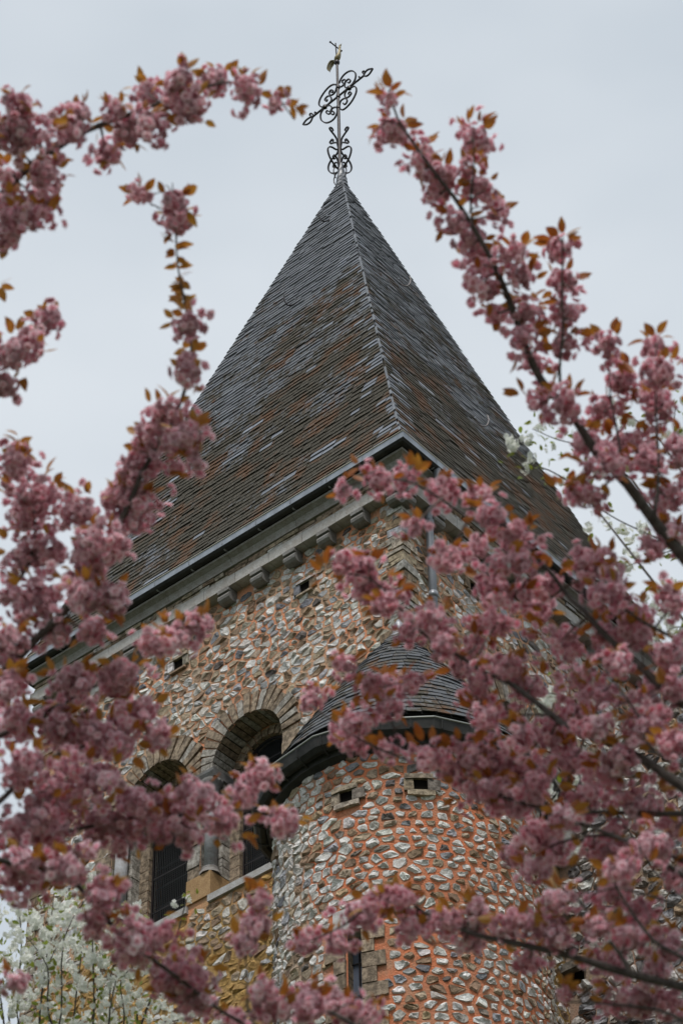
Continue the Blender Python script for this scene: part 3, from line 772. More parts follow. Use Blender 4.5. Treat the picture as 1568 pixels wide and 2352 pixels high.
# weathercock on its spindle
cw = toworld((APX[0], APX[1], 41.0))+np.array([math.cos(AZC)*(ox-.01), math.sin(AZC)*(ox-.01), 3.7])
cock = empty('weathercock', tuple(cw), AZC, label='small gilded weathercock perched above the iron cross', cat='weathercock'); cock.scale = (.82, .82, .82)
B = smoothline([(-.09, 0, .03), (-.03, 0, .06), (.03, 0, .11), (.075, 0, .20), (.09, 0, .30), (.10, 0, .40), (.115, 0, .48)], 3)
mk('body', *tube(B, [.018, .03, .045, .06, .07, .075, .072, .066, .058, .05, .044, .04, .036, .032, .03, .028, .03, .026, .012][:len(B)], 10), M_GILT, cock, smooth=True)
mk('beak', *tube([(.115, 0, .46), (.17, 0, .47)], [.014, .002], 5), M_GILT, cock)
for i in range(4): mk('comb_spike', *tube([(.085+.02*i, 0, .485), (.075+.03*i, 0, .56-.008*i)], [.012, .003], 4), M_GILT, cock)
for i, (dx, dz) in enumerate(((0, 0), (-.03, .05), (.02, -.04))):
    P = smoothline([(-.06, .01*i, .06), (-.16+dx, .015*i, .13+dz), (-.25+dx, .01*i, .05+dz), (-.29+dx, 0, -.10+dz), (-.26+dx, 0, -.17+dz)], 3)
    n = len(P); mk('tail_feather', *tube(P, [.02+.035*math.sin(PI*min(1, k/(n-1)*1.05)) if k < n-1 else .006 for k in range(n)], 6, flat=.25), M_GILT, cock)
mk('spindle', *tube([(0, 0, 0), (.0, 0, .08)], .02, 6), M_IRON, cock)

# ------------------------------------------------------------------ stair turret
TA = np.array([-.10, .05]); RW = 1.69
tw = toworld((TA[0], TA[1], 0))
turret = empty('stair_turret', tuple(tw), ROT, label='round flint stair turret with conical slate cap against the tower corner', cat='turret')
def T2(a, rad, z): return (math.cos(a)*rad, math.sin(a)*rad, z)
def tlw(V): return [(v[0]+TA[0], v[1]+TA[1], v[2]) for v in V]
# view direction in the turret's frame, where u = 0 faces the camera
d0 = ML@(CAM-tw); AF = math.atan2(d0[1], d0[0])
n = 96; SLA = None
# slit window position
def cyl_hit(px, py):
    d = ML@ray(px, py); o = ML@(CAM-ORG)-np.array([TA[0], TA[1], 0])
    A = d[0]**2+d[1]**2; B = 2*(o[0]*d[0]+o[1]*d[1]); C = o[0]**2+o[1]**2-RW**2
    t = (-B-math.sqrt(B*B-4*A*C))/(2*A); p = o+d*t
    return (math.atan2(p[1], p[0])-AF+PI) % (2*PI)-PI, p[2]
SA, SZT = -.0, 0
# values measured once with cyl_hit and kept as real positions on the shaft (angle from the camera side, height)
SLIT = (-.545, 18.05, 19.55)   # angle, bottom, top
HOLES = [(-.60, 21.72), (.0, 21.15)]
HOLES = [tuple(map(float, cyl_hit(797, 1833))), tuple(map(float, cyl_hit(965, 1806)))]
_a, _z = cyl_hit(812, 2140); SLIT = (float(_a), float(_z)-1.6, float(_z))
V = []; F = []
zs = [0, 6, 12, 17, SLIT[1], SLIT[2], 22.3]
for z in zs:
    for k in range(n): V.append(T2(AF+2*PI*k/n, RW, z))
hw = .11/RW
for i in range(len(zs)-1):
    for k in range(n):
        am = ((2*PI*(k+.5)/n)+PI) % (2*PI)-PI
        if zs[i] == SLIT[1] and abs(am-SLIT[0]) < hw: continue
        F.append((i*n+k, i*n+(k+1) % n, (i+1)*n+(k+1) % n, (i+1)*n+k))
mk('shaft', V, F, M_MORT_R, turret)
cell_items = []
r = random.Random(8)
def tkeep(u, z):
    a = u/RW
    for ha, hz in HOLES:
        if abs(a-ha)*RW < .19 and abs(z-hz) < .15: return False
    if SLIT[1]-.1 < z < SLIT[2]+.05 and abs(a-SLIT[0])*RW < .37: return False
    if SLIT[2] <= z < SLIT[2]+.36 and abs(a-SLIT[0])*RW < .36: return False
    return z < 22.15
for u, v, P in cells(-1.75*RW, 1.75*RW, 17.3, 22.2, .165, .118, .32, r, tkeep, .09):
    a = u/RW
    mm = max(0, min(1, (a+.55)/.5))
    O, cx, cy = stone_poly(P, r.uniform(.010, .024)+.013*mm, r)
    if len(O) < 4: continue
    t = pick(PAL, r)
    if r.random() < .18: t = pick(PALN, r)
    if r.random() < .22: k_ = r.uniform(.74, .84); t = (k_, k_*.99, k_*.97)
    V, F = stone_mesh(O, cx, cy, r.uniform(.012, .028), r, lambda x, y, h: T2(AF+x/RW, RW+h, y))
    cell_items.append((V, F, t))
def emit_turret(items, name, rest, mat, parent, limit=300):
    it2 = [(tlw(i[0]),)+tuple(i[1:]) for i in items]
    R = []
    for it in it2:
        P = pix(toworld(np.array(it[0]))); c = P[:, :2].mean(0)
        a = (P[:, 0].max()-P[:, 0].min())*(P[:, 1].max()-P[:, 1].min())
        if not (-20 < c[0] < 1590 and -20 < c[1] < 2370): a *= .001
        if P[:, 2].mean() > pix(tw+np.array([0, 0, float(it[0][0][2])]))[0, 2]: a *= .001
        R.append(-a)
    order = np.argsort(R, kind='stable'); acc = Acc()
    for k, i in enumerate(order):
        V, F, t = items[i][:3]
        if k < limit: mk(name, V, F, mat, parent, tint=t)
        else: acc.add(V, F, t)
    acc.build(rest, mat, parent, kind='stuff')
emit_turret(cell_items, 'stone', 'small_stones', M_FLINT, turret)
def tblock(name, a0, a1, z0, z1, o0, o1, mat, tint, parent=None, jit=.006):
    k = 3; V = []
    for z in (z0, z1):
        for o in (o0, o1):
            for i in range(k+1):
                a = a0+(a1-a0)*i/k; V.append(T2(AF+a+r.uniform(-jit, jit)*.5, RW+o+r.uniform(-jit, jit), z+r.uniform(-jit, jit)))
    m = k+1; F = []
    for i in range(k):
        F += [(i, i+1, m+i+1, m+i), (2*m+i, 3*m+i, 3*m+i+1, 2*m+i+1), (m+i, m+i+1, 3*m+i+1, 3*m+i), (i, 2*m+i, 2*m+i+1, i+1)]
    F += [(0, m, 3*m, 2*m), (k, 2*m+k, 3*m+k, m+k)]
    return mk(name, V, F, mat, parent or turret, tint=tint)
for ha, hz in HOLES:
    mk('putlog_hole_shade', [T2(AF+ha+a/RW, RW+o, hz+b) for o in (-.05, .012) for a, b in ((-.085, -.085), (.085, -.085), (.085, .085), (-.085, .085))], list(BOXF), M_HOLE, turret)  # black slab on the shaft, painting the dark of the hole
    tblock('lintel_stone', ha-.19/RW, ha+.15/RW, hz+.088, hz+.16, -.02, .06, M_STONE, pick(PALB, r))
    tblock('sill_stone', ha-.16/RW, ha+.17/RW, hz-.16, hz-.088, -.02, .055, M_STONE, pick(PALB, r))
    tblock('jamb_stone', ha-.2/RW, ha-.087/RW, hz-.08, hz+.08, -.02, .045, M_STONE, pick(PALB, r))
    tblock('jamb_stone', ha+.087/RW, ha+.24/RW, hz-.08, hz+.08, -.02, .045, M_STONE, pick(PALN, r))
sa = SLIT[0]
tblock('lintel_block', sa-.26/RW, sa+.22/RW, SLIT[2]+.003, SLIT[2]+.33, -.2, .035, M_DRESS, (.6, .6, .6), jit=.002)
z = SLIT[1]; k = 0
while z < SLIT[2]-.01:
    h = r.uniform(.17, .23); h = min(h, SLIT[2]-z)
    for sg in (-1, 1):
        w_ = (.17 if (k+(sg > 0)) % 2 else .29)+r.uniform(-.03, .03)
        a0, a1 = sorted((sa+sg*.105/RW, sa+sg*(.105+w_)/RW))
        tblock('quoin', a0, a1, z+.006, z+h-.006, -.3, .03+r.uniform(0, .015), M_STONE, TAN(r))
    z += h; k += 1
sw_ = mk('slit_window', [T2(AF+sa+a/RW, RW+o, b) for o in (-.17, -.16) for a, b in ((-.12, SLIT[1]), (.12, SLIT[1]), (.12, SLIT[2]+.02), (-.12, SLIT[2]+.02))], list(BOXF), M_GLASS, turret)
mk('glazing_bar', *tube([T2(AF+sa, RW-.145, SLIT[1]), T2(AF+sa, RW-.145, SLIT[2])], .012, 4), M_IRON, sw_)
for z in (SLIT[2]-.35, SLIT[2]-.8, SLIT[2]-1.2): mk('glazing_bar', *tube([T2(AF+sa-.12/RW, RW-.145, z), T2(AF+sa+.12/RW, RW-.145, z)], .010, 4), M_IRON, sw_)
mk('interior_shade', [T2(AF+sa+a/RW, RW+o, b) for o in (-.5, -.3) for a, b in ((-.2, SLIT[1]), (.2, SLIT[1]), (.2, SLIT[2]+.02), (-.2, SLIT[2]+.02))], list(BOXF), M_HOLE, turret)  # black block painting the unlit interior behind the glass
# cone of slates
CP = [(1.84, 22.60), (1.5, 23.22), (1.1, 23.90), (.80, 24.37), (.50, 24.83), (.25, 25.18), (.10, 25.42), (.04, 25.52)]
def cprof(t):
    L_ = [0]
    for i in range(len(CP)-1): L_.append(L_[-1]+math.hypot(CP[i+1][0]-CP[i][0], CP[i+1][1]-CP[i][1]))
    d = t*L_[-1]
    for i in range(len(CP)-1):
        if d <= L_[i+1]+1e-9:
            q = (d-L_[i])/(L_[i+1]-L_[i]); return CP[i][0]+(CP[i+1][0]-CP[i][0])*q, CP[i][1]+(CP[i+1][1]-CP[i][1])*q
V = []; F = []; n = 40
for rad, z in CP:
    for k in range(n): V.append(T2(2*PI*k/n, rad-.012, z-.01))
for i in range(len(CP)-1):
    for k in range(n): F.append((i*n+k, i*n+(k+1) % n, (i+1)*n+(k+1) % n, (i+1)*n+k))
F.append(tuple(range(n)))
cone = mk('conical_roof', V, F, M_FELT, turret)
its = []; NK = 25
for k in range(NK-1):
    r0, z0 = cprof(k/NK); r1, z1 = cprof(min(1, (k+2.1)/NK)); dz = math.hypot(r1-r0, z1-z0); nr, nz_ = (z1-z0)/dz, (r0-r1)/dz
    cnt = max(5, int(2*PI*r0/.19)); off = r.random()
    for i in range(cnt):
        a0 = 2*PI*(i+off)/cnt; a1 = 2*PI*(i+1+off)/cnt-.006/max(r0, .1)
        tl = .030+r.uniform(-.004, .007); P = []
        j = r.uniform(-.008, .008)
        for (aa, rr_, zz, h) in ((a0, r0, z0+j, tl), (a1, r0, z0+j+r.uniform(-.006, .006), tl), (a1, r1, z1, .004), (a0, r1, z1, .004)):
            P.append((aa, rr_, zz, h))
        V = [T2(a, rr_+nr*(h-.014), zz+nz_*(h-.014)) for a, rr_, zz, h in P]+[T2(a, rr_+nr*h, zz+nz_*h) for a, rr_, zz, h in P]
        cl = r.random() < (.02+.30*(k/NK))
        its.append((V, list(BOXF), (r.uniform(.42, .72) if not cl else r.uniform(.75, 1.1), .45 if cl else r.uniform(.12, .22), 0)))
emit_turret(its, 'slate', 'upper_slates', M_SLATE, cone)
mk('lead_cap', *tube([T2(0, 0, 25.25), T2(0, 0, 25.38), T2(0, 0, 25.42), T2(0, 0, 25.62), T2(0, 0, 25.72)], [.19, .15, .10, .07, .02], 12), M_LEAD, cone, smooth=True)
# polygonal gutter
NG = 16; GZ = 22.40
GP = [(1.80, GZ-.02), (1.80, GZ-.14), (1.84, GZ-.18), (1.90, GZ-.185), (1.96, GZ-.14), (1.985, GZ-.03), (1.99, GZ), (1.975, GZ), (1.95, GZ-.12), (1.82, GZ-.12)]
V = []; F = []
for o, z in GP:
    for k in range(NG): V.append(T2(AF+2*PI*(k+.5)/NG, o/math.cos(PI/NG)*.99, z))
for i in range(len(GP)-1):
    for k in range(NG): F.append((i*NG+k, i*NG+(k+1) % NG, (i+1)*NG+(k+1) % NG, (i+1)*NG+k))
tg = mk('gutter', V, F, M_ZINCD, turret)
ring = [T2(AF+2*PI*(k+.5)/NG, 1.99/math.cos(PI/NG)*.99, GZ+.01) for k in range(NG+1)]
mk('gutter_bead', *tube(ring, .014, 6), simple('turret gutter bead', (.26, .27, .25), .5, .3), tg)
for k in range(NG*2):
    a = AF+2*PI*(k+.25)/NG/2
    mk('gutter_bracket', *tube([T2(a, 1.70, GZ-.22), T2(a, 1.86, GZ-.205), T2(a, 1.975, GZ-.14), T2(a, 2.0, GZ-.02)], .012, 4), M_ZINCD, tg)
V = []; F = []; n = 48
for rad, z in ((RW, 22.12), (RW+.10, 22.16), (RW+.12, 22.25), (1.84, 22.26), (1.84, 22.34), (1.6, 22.40)):
    for k in range(n): V.append(T2(2*PI*k/n, rad, z))
for i in range(5):
    for k in range(n): F.append((i*n+k, i*n+(k+1) % n, (i+1)*n+(k+1) % n, (i+1)*n+k))
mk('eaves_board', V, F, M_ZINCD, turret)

# ------------------------------------------------------------------ transept gable on the right
XN = 3.15
nv = empty('transept', tuple(toworld((XN, 0, 0))), ROT, label='grey flint transept gable joining the tower below its right side', cat='building')
def rake(y): return 23.55-y*1.03 if y > -4.2 else 23.55+4.2*1.03+(y+4.2)*1.03
mk('wall', [(0, 0, 0), (0, -8.4, 0), (0, -8.4, rake(-8.4)), (0, -4.2, rake(-4.2)), (0, 0, rake(0))], [(0, 1, 2, 3, 4)], M_MORT_N, nv)
mk('wall', [(0, -8.4, 0), (8, -8.4, 0), (8, -8.4, rake(-8.4)), (0, -8.4, rake(-8.4))], [(0, 1, 2, 3)], M_MORT_N, nv)
mk('roof', [(.05, 0.02, rake(0)-.05), (8, 0.02, rake(0)-.05), (8, -4.2, rake(-4.2)-.05), (.05, -4.2, rake(-4.2)-.05), (.05, -8.5, rake(-8.5)-.05), (8, -8.5, rake(-8.5)-.05)], [(0, 1, 2, 3), (3, 2, 5, 4)], M_SLATE, nv, tint=(.7, .1, 0))
r = random.Random(31)
its = []
def nkeep(u, z):
    y = -u
    if z > rake(y)-.20 or u < .05: return False
    if u < .36 and 23.1 < z: return False
    if u < .32 and 21.3 < z < 21.62: return False
    return True
for u, v, P in cells(.03, 4.1, 18.2, 27.6, .24, .165, .30, r, nkeep):
    O, cx, cy = stone_poly(P, r.uniform(.010, .022), r)
    if len(O) < 4: continue
    V, F = stone_mesh(O, cx, cy, r.uniform(.018, .045), r, lambda x, y, h: (-h, -x, y))
    its.append((V, F, pick(PALN, r)))
it2 = [([(v[0]+XN, v[1], v[2]) for v in i[0]],)+tuple(i[1:]) for i in its]
R = []
for it in it2:
    P = pix(toworld(np.array(it[0]))); c = P[:, :2].mean(0); a = (np.ptp(P[:, 0]))*(np.ptp(P[:, 1]))
    R.append(-a if (-20 < c[0] < 1590 and -20 < c[1] < 2370) else -a*.001)
acc = Acc()
for k, i in enumerate(np.argsort(R, kind='stable')):
    if k < 300: mk('stone', its[i][0], its[i][1], M_STONE, nv, tint=its[i][2])
    else: acc.add(*its[i])
if acc.V: acc.build('small_stones', M_STONE, nv, kind='stuff')
def nblock(name, poly, x0, x1, mat, tint):
    n = len(poly); V = [(x, y, z) for x in (x0, x1) for y, z in poly]
    return mk(name, V, [tuple(range(n)), tuple(range(n, 2*n))[::-1]]+[(i, n+i, n+(i+1) % n, (i+1) % n) for i in range(n)], mat, nv, tint=tint)
nblock('kneeler', [(-.02, 23.25), (-.35, 23.25), (-.35, 23.95), (-.02, 23.66)], -.10, .25, M_DRESS, (.33, .33, .32))
for k in range(9):
    y0 = -.36-k*.5; y1 = y0-.49
    nblock('coping_stone', [(y0, rake(y0)-.16), (y1, rake(y1)-.16), (y1, rake(y1)+.06), (y0, rake(y0)+.06)], -.09, .28, M_DRESS, rnds(.33, .42, r))
nblock('lintel_stone', [(-.0, 21.5), (-.33, 21.5), (-.33, 21.62), (-.0, 21.62)], -.14, .05, M_STONE, (.2, .18, .15))
mk('recess_shade', [(x, y, z) for x in (-.012, .0) for y, z in ((-.0, 21.3), (-.28, 21.3), (-.28, 21.5), (-.0, 21.5))], list(BOXF), M_HOLE, nv)  # flat black slab; the hollow's shade is only its colour
#TREES#
# ------------------------------------------------------------------ blossom trees
def P3(px, py, d):
    """a place on the sight line through a point of the photograph, d metres from the camera; used to lay the limbs out in space"""
    v = ray(px, py); v = v/np.linalg.norm(v); return CAM+v*d
DM = 9.4
PXM = FPX/DM          # photograph pixels per metre at that distance

def flower(rr, ctr, axis, R, npet, white=False, A=None):
    """one blossom: rings of cupped notched petals round an axis"""
    axis = Vector(axis).normalized(); ref = Vector((0, 0, 1)) if abs(axis.z) < .9 else Vector((1, 0, 0))
    e1 = axis.cross(ref).normalized(); e2 = axis.cross(e1)
    rings = ((5, 1.0, .15), (6, .92, .55), (6, .75, .95), (4, .5, 1.3)) if not white else ((5, 1.0, .25),)
    qf = rr.choice((.7, .85, 1.0, 1.1, 1.22))
    for cnt, ln, tilt in rings:
        o = rr.random()*6
        for k in range(cnt):
            a = o+2*PI*k/cnt+rr.uniform(-.15, .15); ti = tilt+rr.uniform(-.2, .2)
            rad = e1*math.cos(a)+e2*math.sin(a); tan = axis.cross(rad)
            dr = rad*math.cos(ti)+axis*math.sin(ti); l = R*ln*rr.uniform(.85, 1.1); wd = l*rr.uniform(.36, .46)*(1 if not white else 1.05)
            nn_ = tan.cross(dr)
            base = Vector(ctr)+rad*(.06*R)
            m1 = base+dr*(l*.55); cur = nn_*(l*rr.uniform(.05, .22))
            V = [base, m1-tan*wd+cur*.4, m1+cur*-.3, m1+tan*wd+cur*.4, base+dr*l*.97-tan*wd*.6+cur, base+dr*l*.88+cur*.4, base+dr*l*.97+tan*wd*.6+cur]
            if white: cb, ce = (.70, .72, .62), (.84, .84, .82)
            else:
                q = qf*rr.uniform(.94, 1.06); cb, ce = (min(.88, .74*q), .16*q, .26*q), ((min(.98, 1.06*q), min(.93, .86*q), min(.94, .90*q)) if qf < 1.15 else (.98, .94, .95))
            cm = tuple((x*.52+y*.48) for x, y in zip(cb, ce))  # own pink gradient, exaggerated to put highlights and crevice shade into the petals
            A.add([tuple(v) for v in V], [(0, 2, 1), (0, 3, 2), (1, 2, 5, 4), (2, 3, 6, 5)], [cb, cm, cm, cm, ce, ce, ce])
PET = (M_PETAL, M_WHITE)
def pompom_data(seed, nfl=9, R=.0195, rad=.04):
    rr = random.Random(seed); A = Acc(); g = PI*(3-math.sqrt(5)); pts = []
    for i in range(nfl):
        z = 1-2*(i+.5)/nfl; q = math.sqrt(1-z*z); a = g*i+rr.uniform(-.4, .4)
        d = Vector((math.cos(a)*q, math.sin(a)*q, z+rr.uniform(-.2, .2))).normalized()
        c = d*rad*rr.uniform(.6, 1.3); flower(rr, c*.9, (d+Vector((rr.gauss(0, .3), rr.gauss(0, .3), rr.gauss(0, .3)))).normalized(), R*rr.uniform(.85, 1.15), 20, False, A)
    return A
pom = []
for i in range(11):
    A = pompom_data(100+i, nfl=(7, 8, 9, 11, 12, 9, 8, 5, 3, 2, 2)[i], rad=(.030, .034, .038, .042, .048, .040, .034, .028, .022, .018, .014)[i]); pom.append((A, mkmesh('blossom_cluster', A.V, A.F, M_PETAL, np.array(A.T))))
wfl = []
for i in range(5):
    rr = random.Random(300+i); A = Acc()
    for k in range((9, 12, 7, 10, 6)[i]):
        d = Vector((rr.gauss(0, 1), rr.gauss(0, 1), rr.gauss(0, 1))).normalized()
        flower(rr, d*rr.uniform(.012, .042), (d+Vector((0, -.5, -.3))).normalized(), .019*rr.uniform(.85, 1.1), 5, True, A)
    wfl.append((A, mkmesh('flower_cluster', A.V, A.F, M_WHITE, np.array(A.T))))
def leaf_data(seed, L_, W_):
    rr = random.Random(seed); n = 5; V = []; F = []; curl = rr.uniform(-.5, .7); fold = rr.uniform(.1, .35)
    for i in range(n+1):
        t = i/n; wv = W_*.5*math.sin(PI*min(1, t*.93+.07))**.8*(1-.35*t)*1.25 if i < n else .0005
        y = L_*t; z = -curl*L_*t*t*.5
        V += [(-wv, y, z+wv*fold), (0, y, z), (wv, y, z+wv*fold)]
    for i in range(n):
        for k in (0, 1): F.append((i*3+k, i*3+k+1, i*3+k+4, i*3+k+3))
    return V, F
lf = [leaf_data(i, .044+.007*(i % 3), .026+.004*(i % 2)) for i in range(6)]
lfm = [mkmesh('leaf', V, F, M_BRONZE) for V, F in lf]
glf = [leaf_data(20+i, .042, .022) for i in range(4)]
glm = [mkmesh('leaf', V, F, M_GREEN) for V, F in glf]
def rot_to(d, roll):
    """matrix turning the leaf's +Y towards d"""
    d = Vector(d).normalized(); q = d.to_track_quat('Y', 'Z'); return (q.to_matrix() @ Matrix.Rotation(roll, 3, 'Y')).to_4x4()
class Tree:
    def __init__(s, name, base, label, cat, seed, mat, M_leaf):
        s.base = Vector(base); s.root = empty(name, base, label=label, cat=cat); s.cl = []; s.lv = []; s.r = random.Random(seed); s.lmat = M_leaf; s.taper = 1.5
        s.n = 0
    def branch(s, P, R, name='branch', sides=8, mat=None, k=3):
        Q = smoothline(P, k)
        q = [R[1]+(R[0]-R[1])*(1-i/(len(Q)-1))**s.taper for i in range(len(Q))]
        q = [x*s.r.uniform(.93, 1.09) for x in q]
        V, F = tube([Vector(p)-s.base for p in Q], q, sides)
        V = [tuple(v) for v in V]
        mk(name, V, F, mat or M_BARK, s.root, smooth=True); return Q
    def place(s, arr, kinds, name, limit, restname, mat, tinted, big):
        """arr: (matrix, kind index). Nearest to the frame first become parts"""
        R = []
        for m, k in arr:
            p = pix(np.array(m.translation)[None])[0]
            inside = -30 < p[0] < 1600 and -30 < p[1] < 2380
            R.append(-(1.0 if inside else .01)/p[2])
        order = np.argsort(R, kind='stable'); acc = Acc()
        for i, j in enumerate(order):
            m, k = arr[j]
            if i < limit:
                o = bpy.data.objects.new(name, kinds[k][1]); COL.objects.link(o); o.parent = s.root
                m2 = m.copy(); m2.translation = m.translation-s.base; o.matrix_local = m2
            else:
                V = np.array(kinds[k][0][0] if not tinted else kinds[k][0].V); M = np.array(m)
                W = V@M[:3, :3].T+M[:3, 3]-np.array(s.base)
                acc.add([tuple(v) for v in W], kinds[k][0][1] if not tinted else kinds[k][0].F, (1, 1, 1) if not tinted else kinds[k][0].T)
        if acc.V: acc.build(restname, mat, s.root, kind='stuff')

def grow(T, paths, blobs, leafs, dens=1.0):
    """paths: main limbs; blobs: bunches of blossom (x, y, rx, ry, [distance offset]) fed by a twig from the nearest limb"""
    nodes = []; r = T.r
    for pts, w0, w1, dd in paths:
        n = len(pts)
        P = [P3(x, y, DM+dd[0]+(dd[1]-dd[0])*i/(n-1)) for i, (x, y) in enumerate(pts)]
        Q = T.branch(P, (w0/2/PXM, w1/2/PXM), sides=8)
        for q in Q[2:-1]:
            if r.random() < .35:
                d = RC[0]*r.gauss(0, 1)+RC[1]*r.gauss(.3, 1)+RC[2]*r.gauss(0, .7); d = d/np.linalg.norm(d)*r.uniform(.03, .085)
                T.branch([q, np.array(q)+d*.5+np.array([0, 0, .008]), np.array(q)+d], (.0035, .0018), 'twig', 5, M_TWIG, 2)
        nodes += [(np.array(q), w0/2/PXM+(w1-w0)/2/PXM*i/len(Q)) for i, q in enumerate(Q)]
    NP = np.array([q for q, _ in nodes])
    for b in blobs:
        x, y, rx, ry = b[:4]
        fac = b[4] if len(b) > 4 else 1.0
        pp = pix(NP)
        near = np.argmin(np.hypot(pp[:, 0]-x, pp[:, 1]-y)); dn = np.linalg.norm(NP[near]-CAM)
        C = P3(x, y, dn+(r.uniform(-.12, .26) if T is TR else r.uniform(-.22, .12)))
        # twig
        a = NP[near]; L_ = np.linalg.norm(C-a)
        if L_ > .04:
            m = (a+C)/2+np.array([r.uniform(-.02, .02), r.uniform(-.02, .02), -.03*L_])
            T.branch([a, m, C], (min(.006, nodes[near][1]*.8), .0025), 'twig', 5, M_TWIG, 2)
        n = max(1, int(round(rx*ry/(14.8*14.8)*dens*fac+r.uniform(.1, 1.0))))
        sx, sy = rx/PXM, ry/PXM
        X = RC[0]; Y = RC[1]; Z = RC[2]
        for k in range(n):
            if n == 1: u = v = w_ = 0
            else:
                while True:
                    u, v, w_ = r.uniform(-1, 1), r.uniform(-1, 1), r.uniform(-1, 1)
                    if u*u+v*v+w_*w_ < 1: break
            kk = max(.2, 1-.034/sx) if sx > .05 else .35; kv = max(.2, 1-.034/sy) if sy > .05 else .35
            p = C+X*(u*sx*kk*1.25)+Y*(v*sy*kv*1.25)+Z*(w_*.5*(sx+sy)*.8)
            sc_ = r.uniform(.72, 1.14)*min(1, .64+min(rx, ry)/75)
            m = Matrix.Translation(p) @ Matrix.Rotation(r.uniform(0, 6.28), 4, 'Z') @ Matrix.Rotation(r.uniform(0, 3.1), 4, 'X') @ Matrix.Diagonal((sc_*r.uniform(.85, 1.12), sc_*r.uniform(.85, 1.12), sc_*r.uniform(.85, 1.2), 1))
            T.cl.append((m, r.randrange(8)))
        for k in range(int(rx*ry/900*fac+r.uniform(.4, 1.6))):      # loose flowers and small clusters at the rim of the bunch
            a = r.uniform(0, 2*PI); q = r.uniform(.95, 1.3)
            p = C+X*(math.cos(a)*sx*q)+Y*(math.sin(a)*sy*q)+Z*r.uniform(-.6, .6)*sx
            T.cl.append((Matrix.Translation(p) @ Matrix.Rotation(r.uniform(0, 6.28), 4, 'Z') @ Matrix.Rotation(r.uniform(0, 3.1), 4, 'X'), 8+r.randrange(3)))
        nl = int(round((2.2+rx*ry/800)*leafs+r.uniform(-.4, .6)))
        for k in range(nl):
            a = r.uniform(0, 2*PI) if r.random() < .35 else r.uniform(.15*PI, .85*PI)
            q = r.uniform(.75, 1.08)
            p = C+X*(math.cos(a)*sx*q)+Y*(math.sin(a)*sy*q)+Z*r.uniform(-.5, .5)*sx
            d = X*(math.cos(a)+r.uniform(-.6, .6))+Y*(math.sin(a)*.8+r.uniform(-.5, .5))+Z*r.uniform(-.6, .6)
            T.lv.append((Matrix.Translation(p) @ rot_to(d, r.uniform(-1.5, 1.5)) @ Matrix.Diagonal([r.uniform(.75, 1.15)]*3+[1]), r.randrange(6)))
def leaves_at(T, spots, d, sc_=1.0):
    r = T.r
    for x, y, a in spots:
        p = P3(x, y, d+r.uniform(-.04, .04)); dr = RC[0]*math.cos(a)+RC[1]*math.sin(a)+RC[2]*r.uniform(-.3, .3)
        T.lv.append((Matrix.Translation(p) @ rot_to(dr, r.uniform(-1.2, 1.2)) @ Matrix.Diagonal([sc_*r.uniform(.85, 1.15)]*3+[1]), r.randrange(6)))

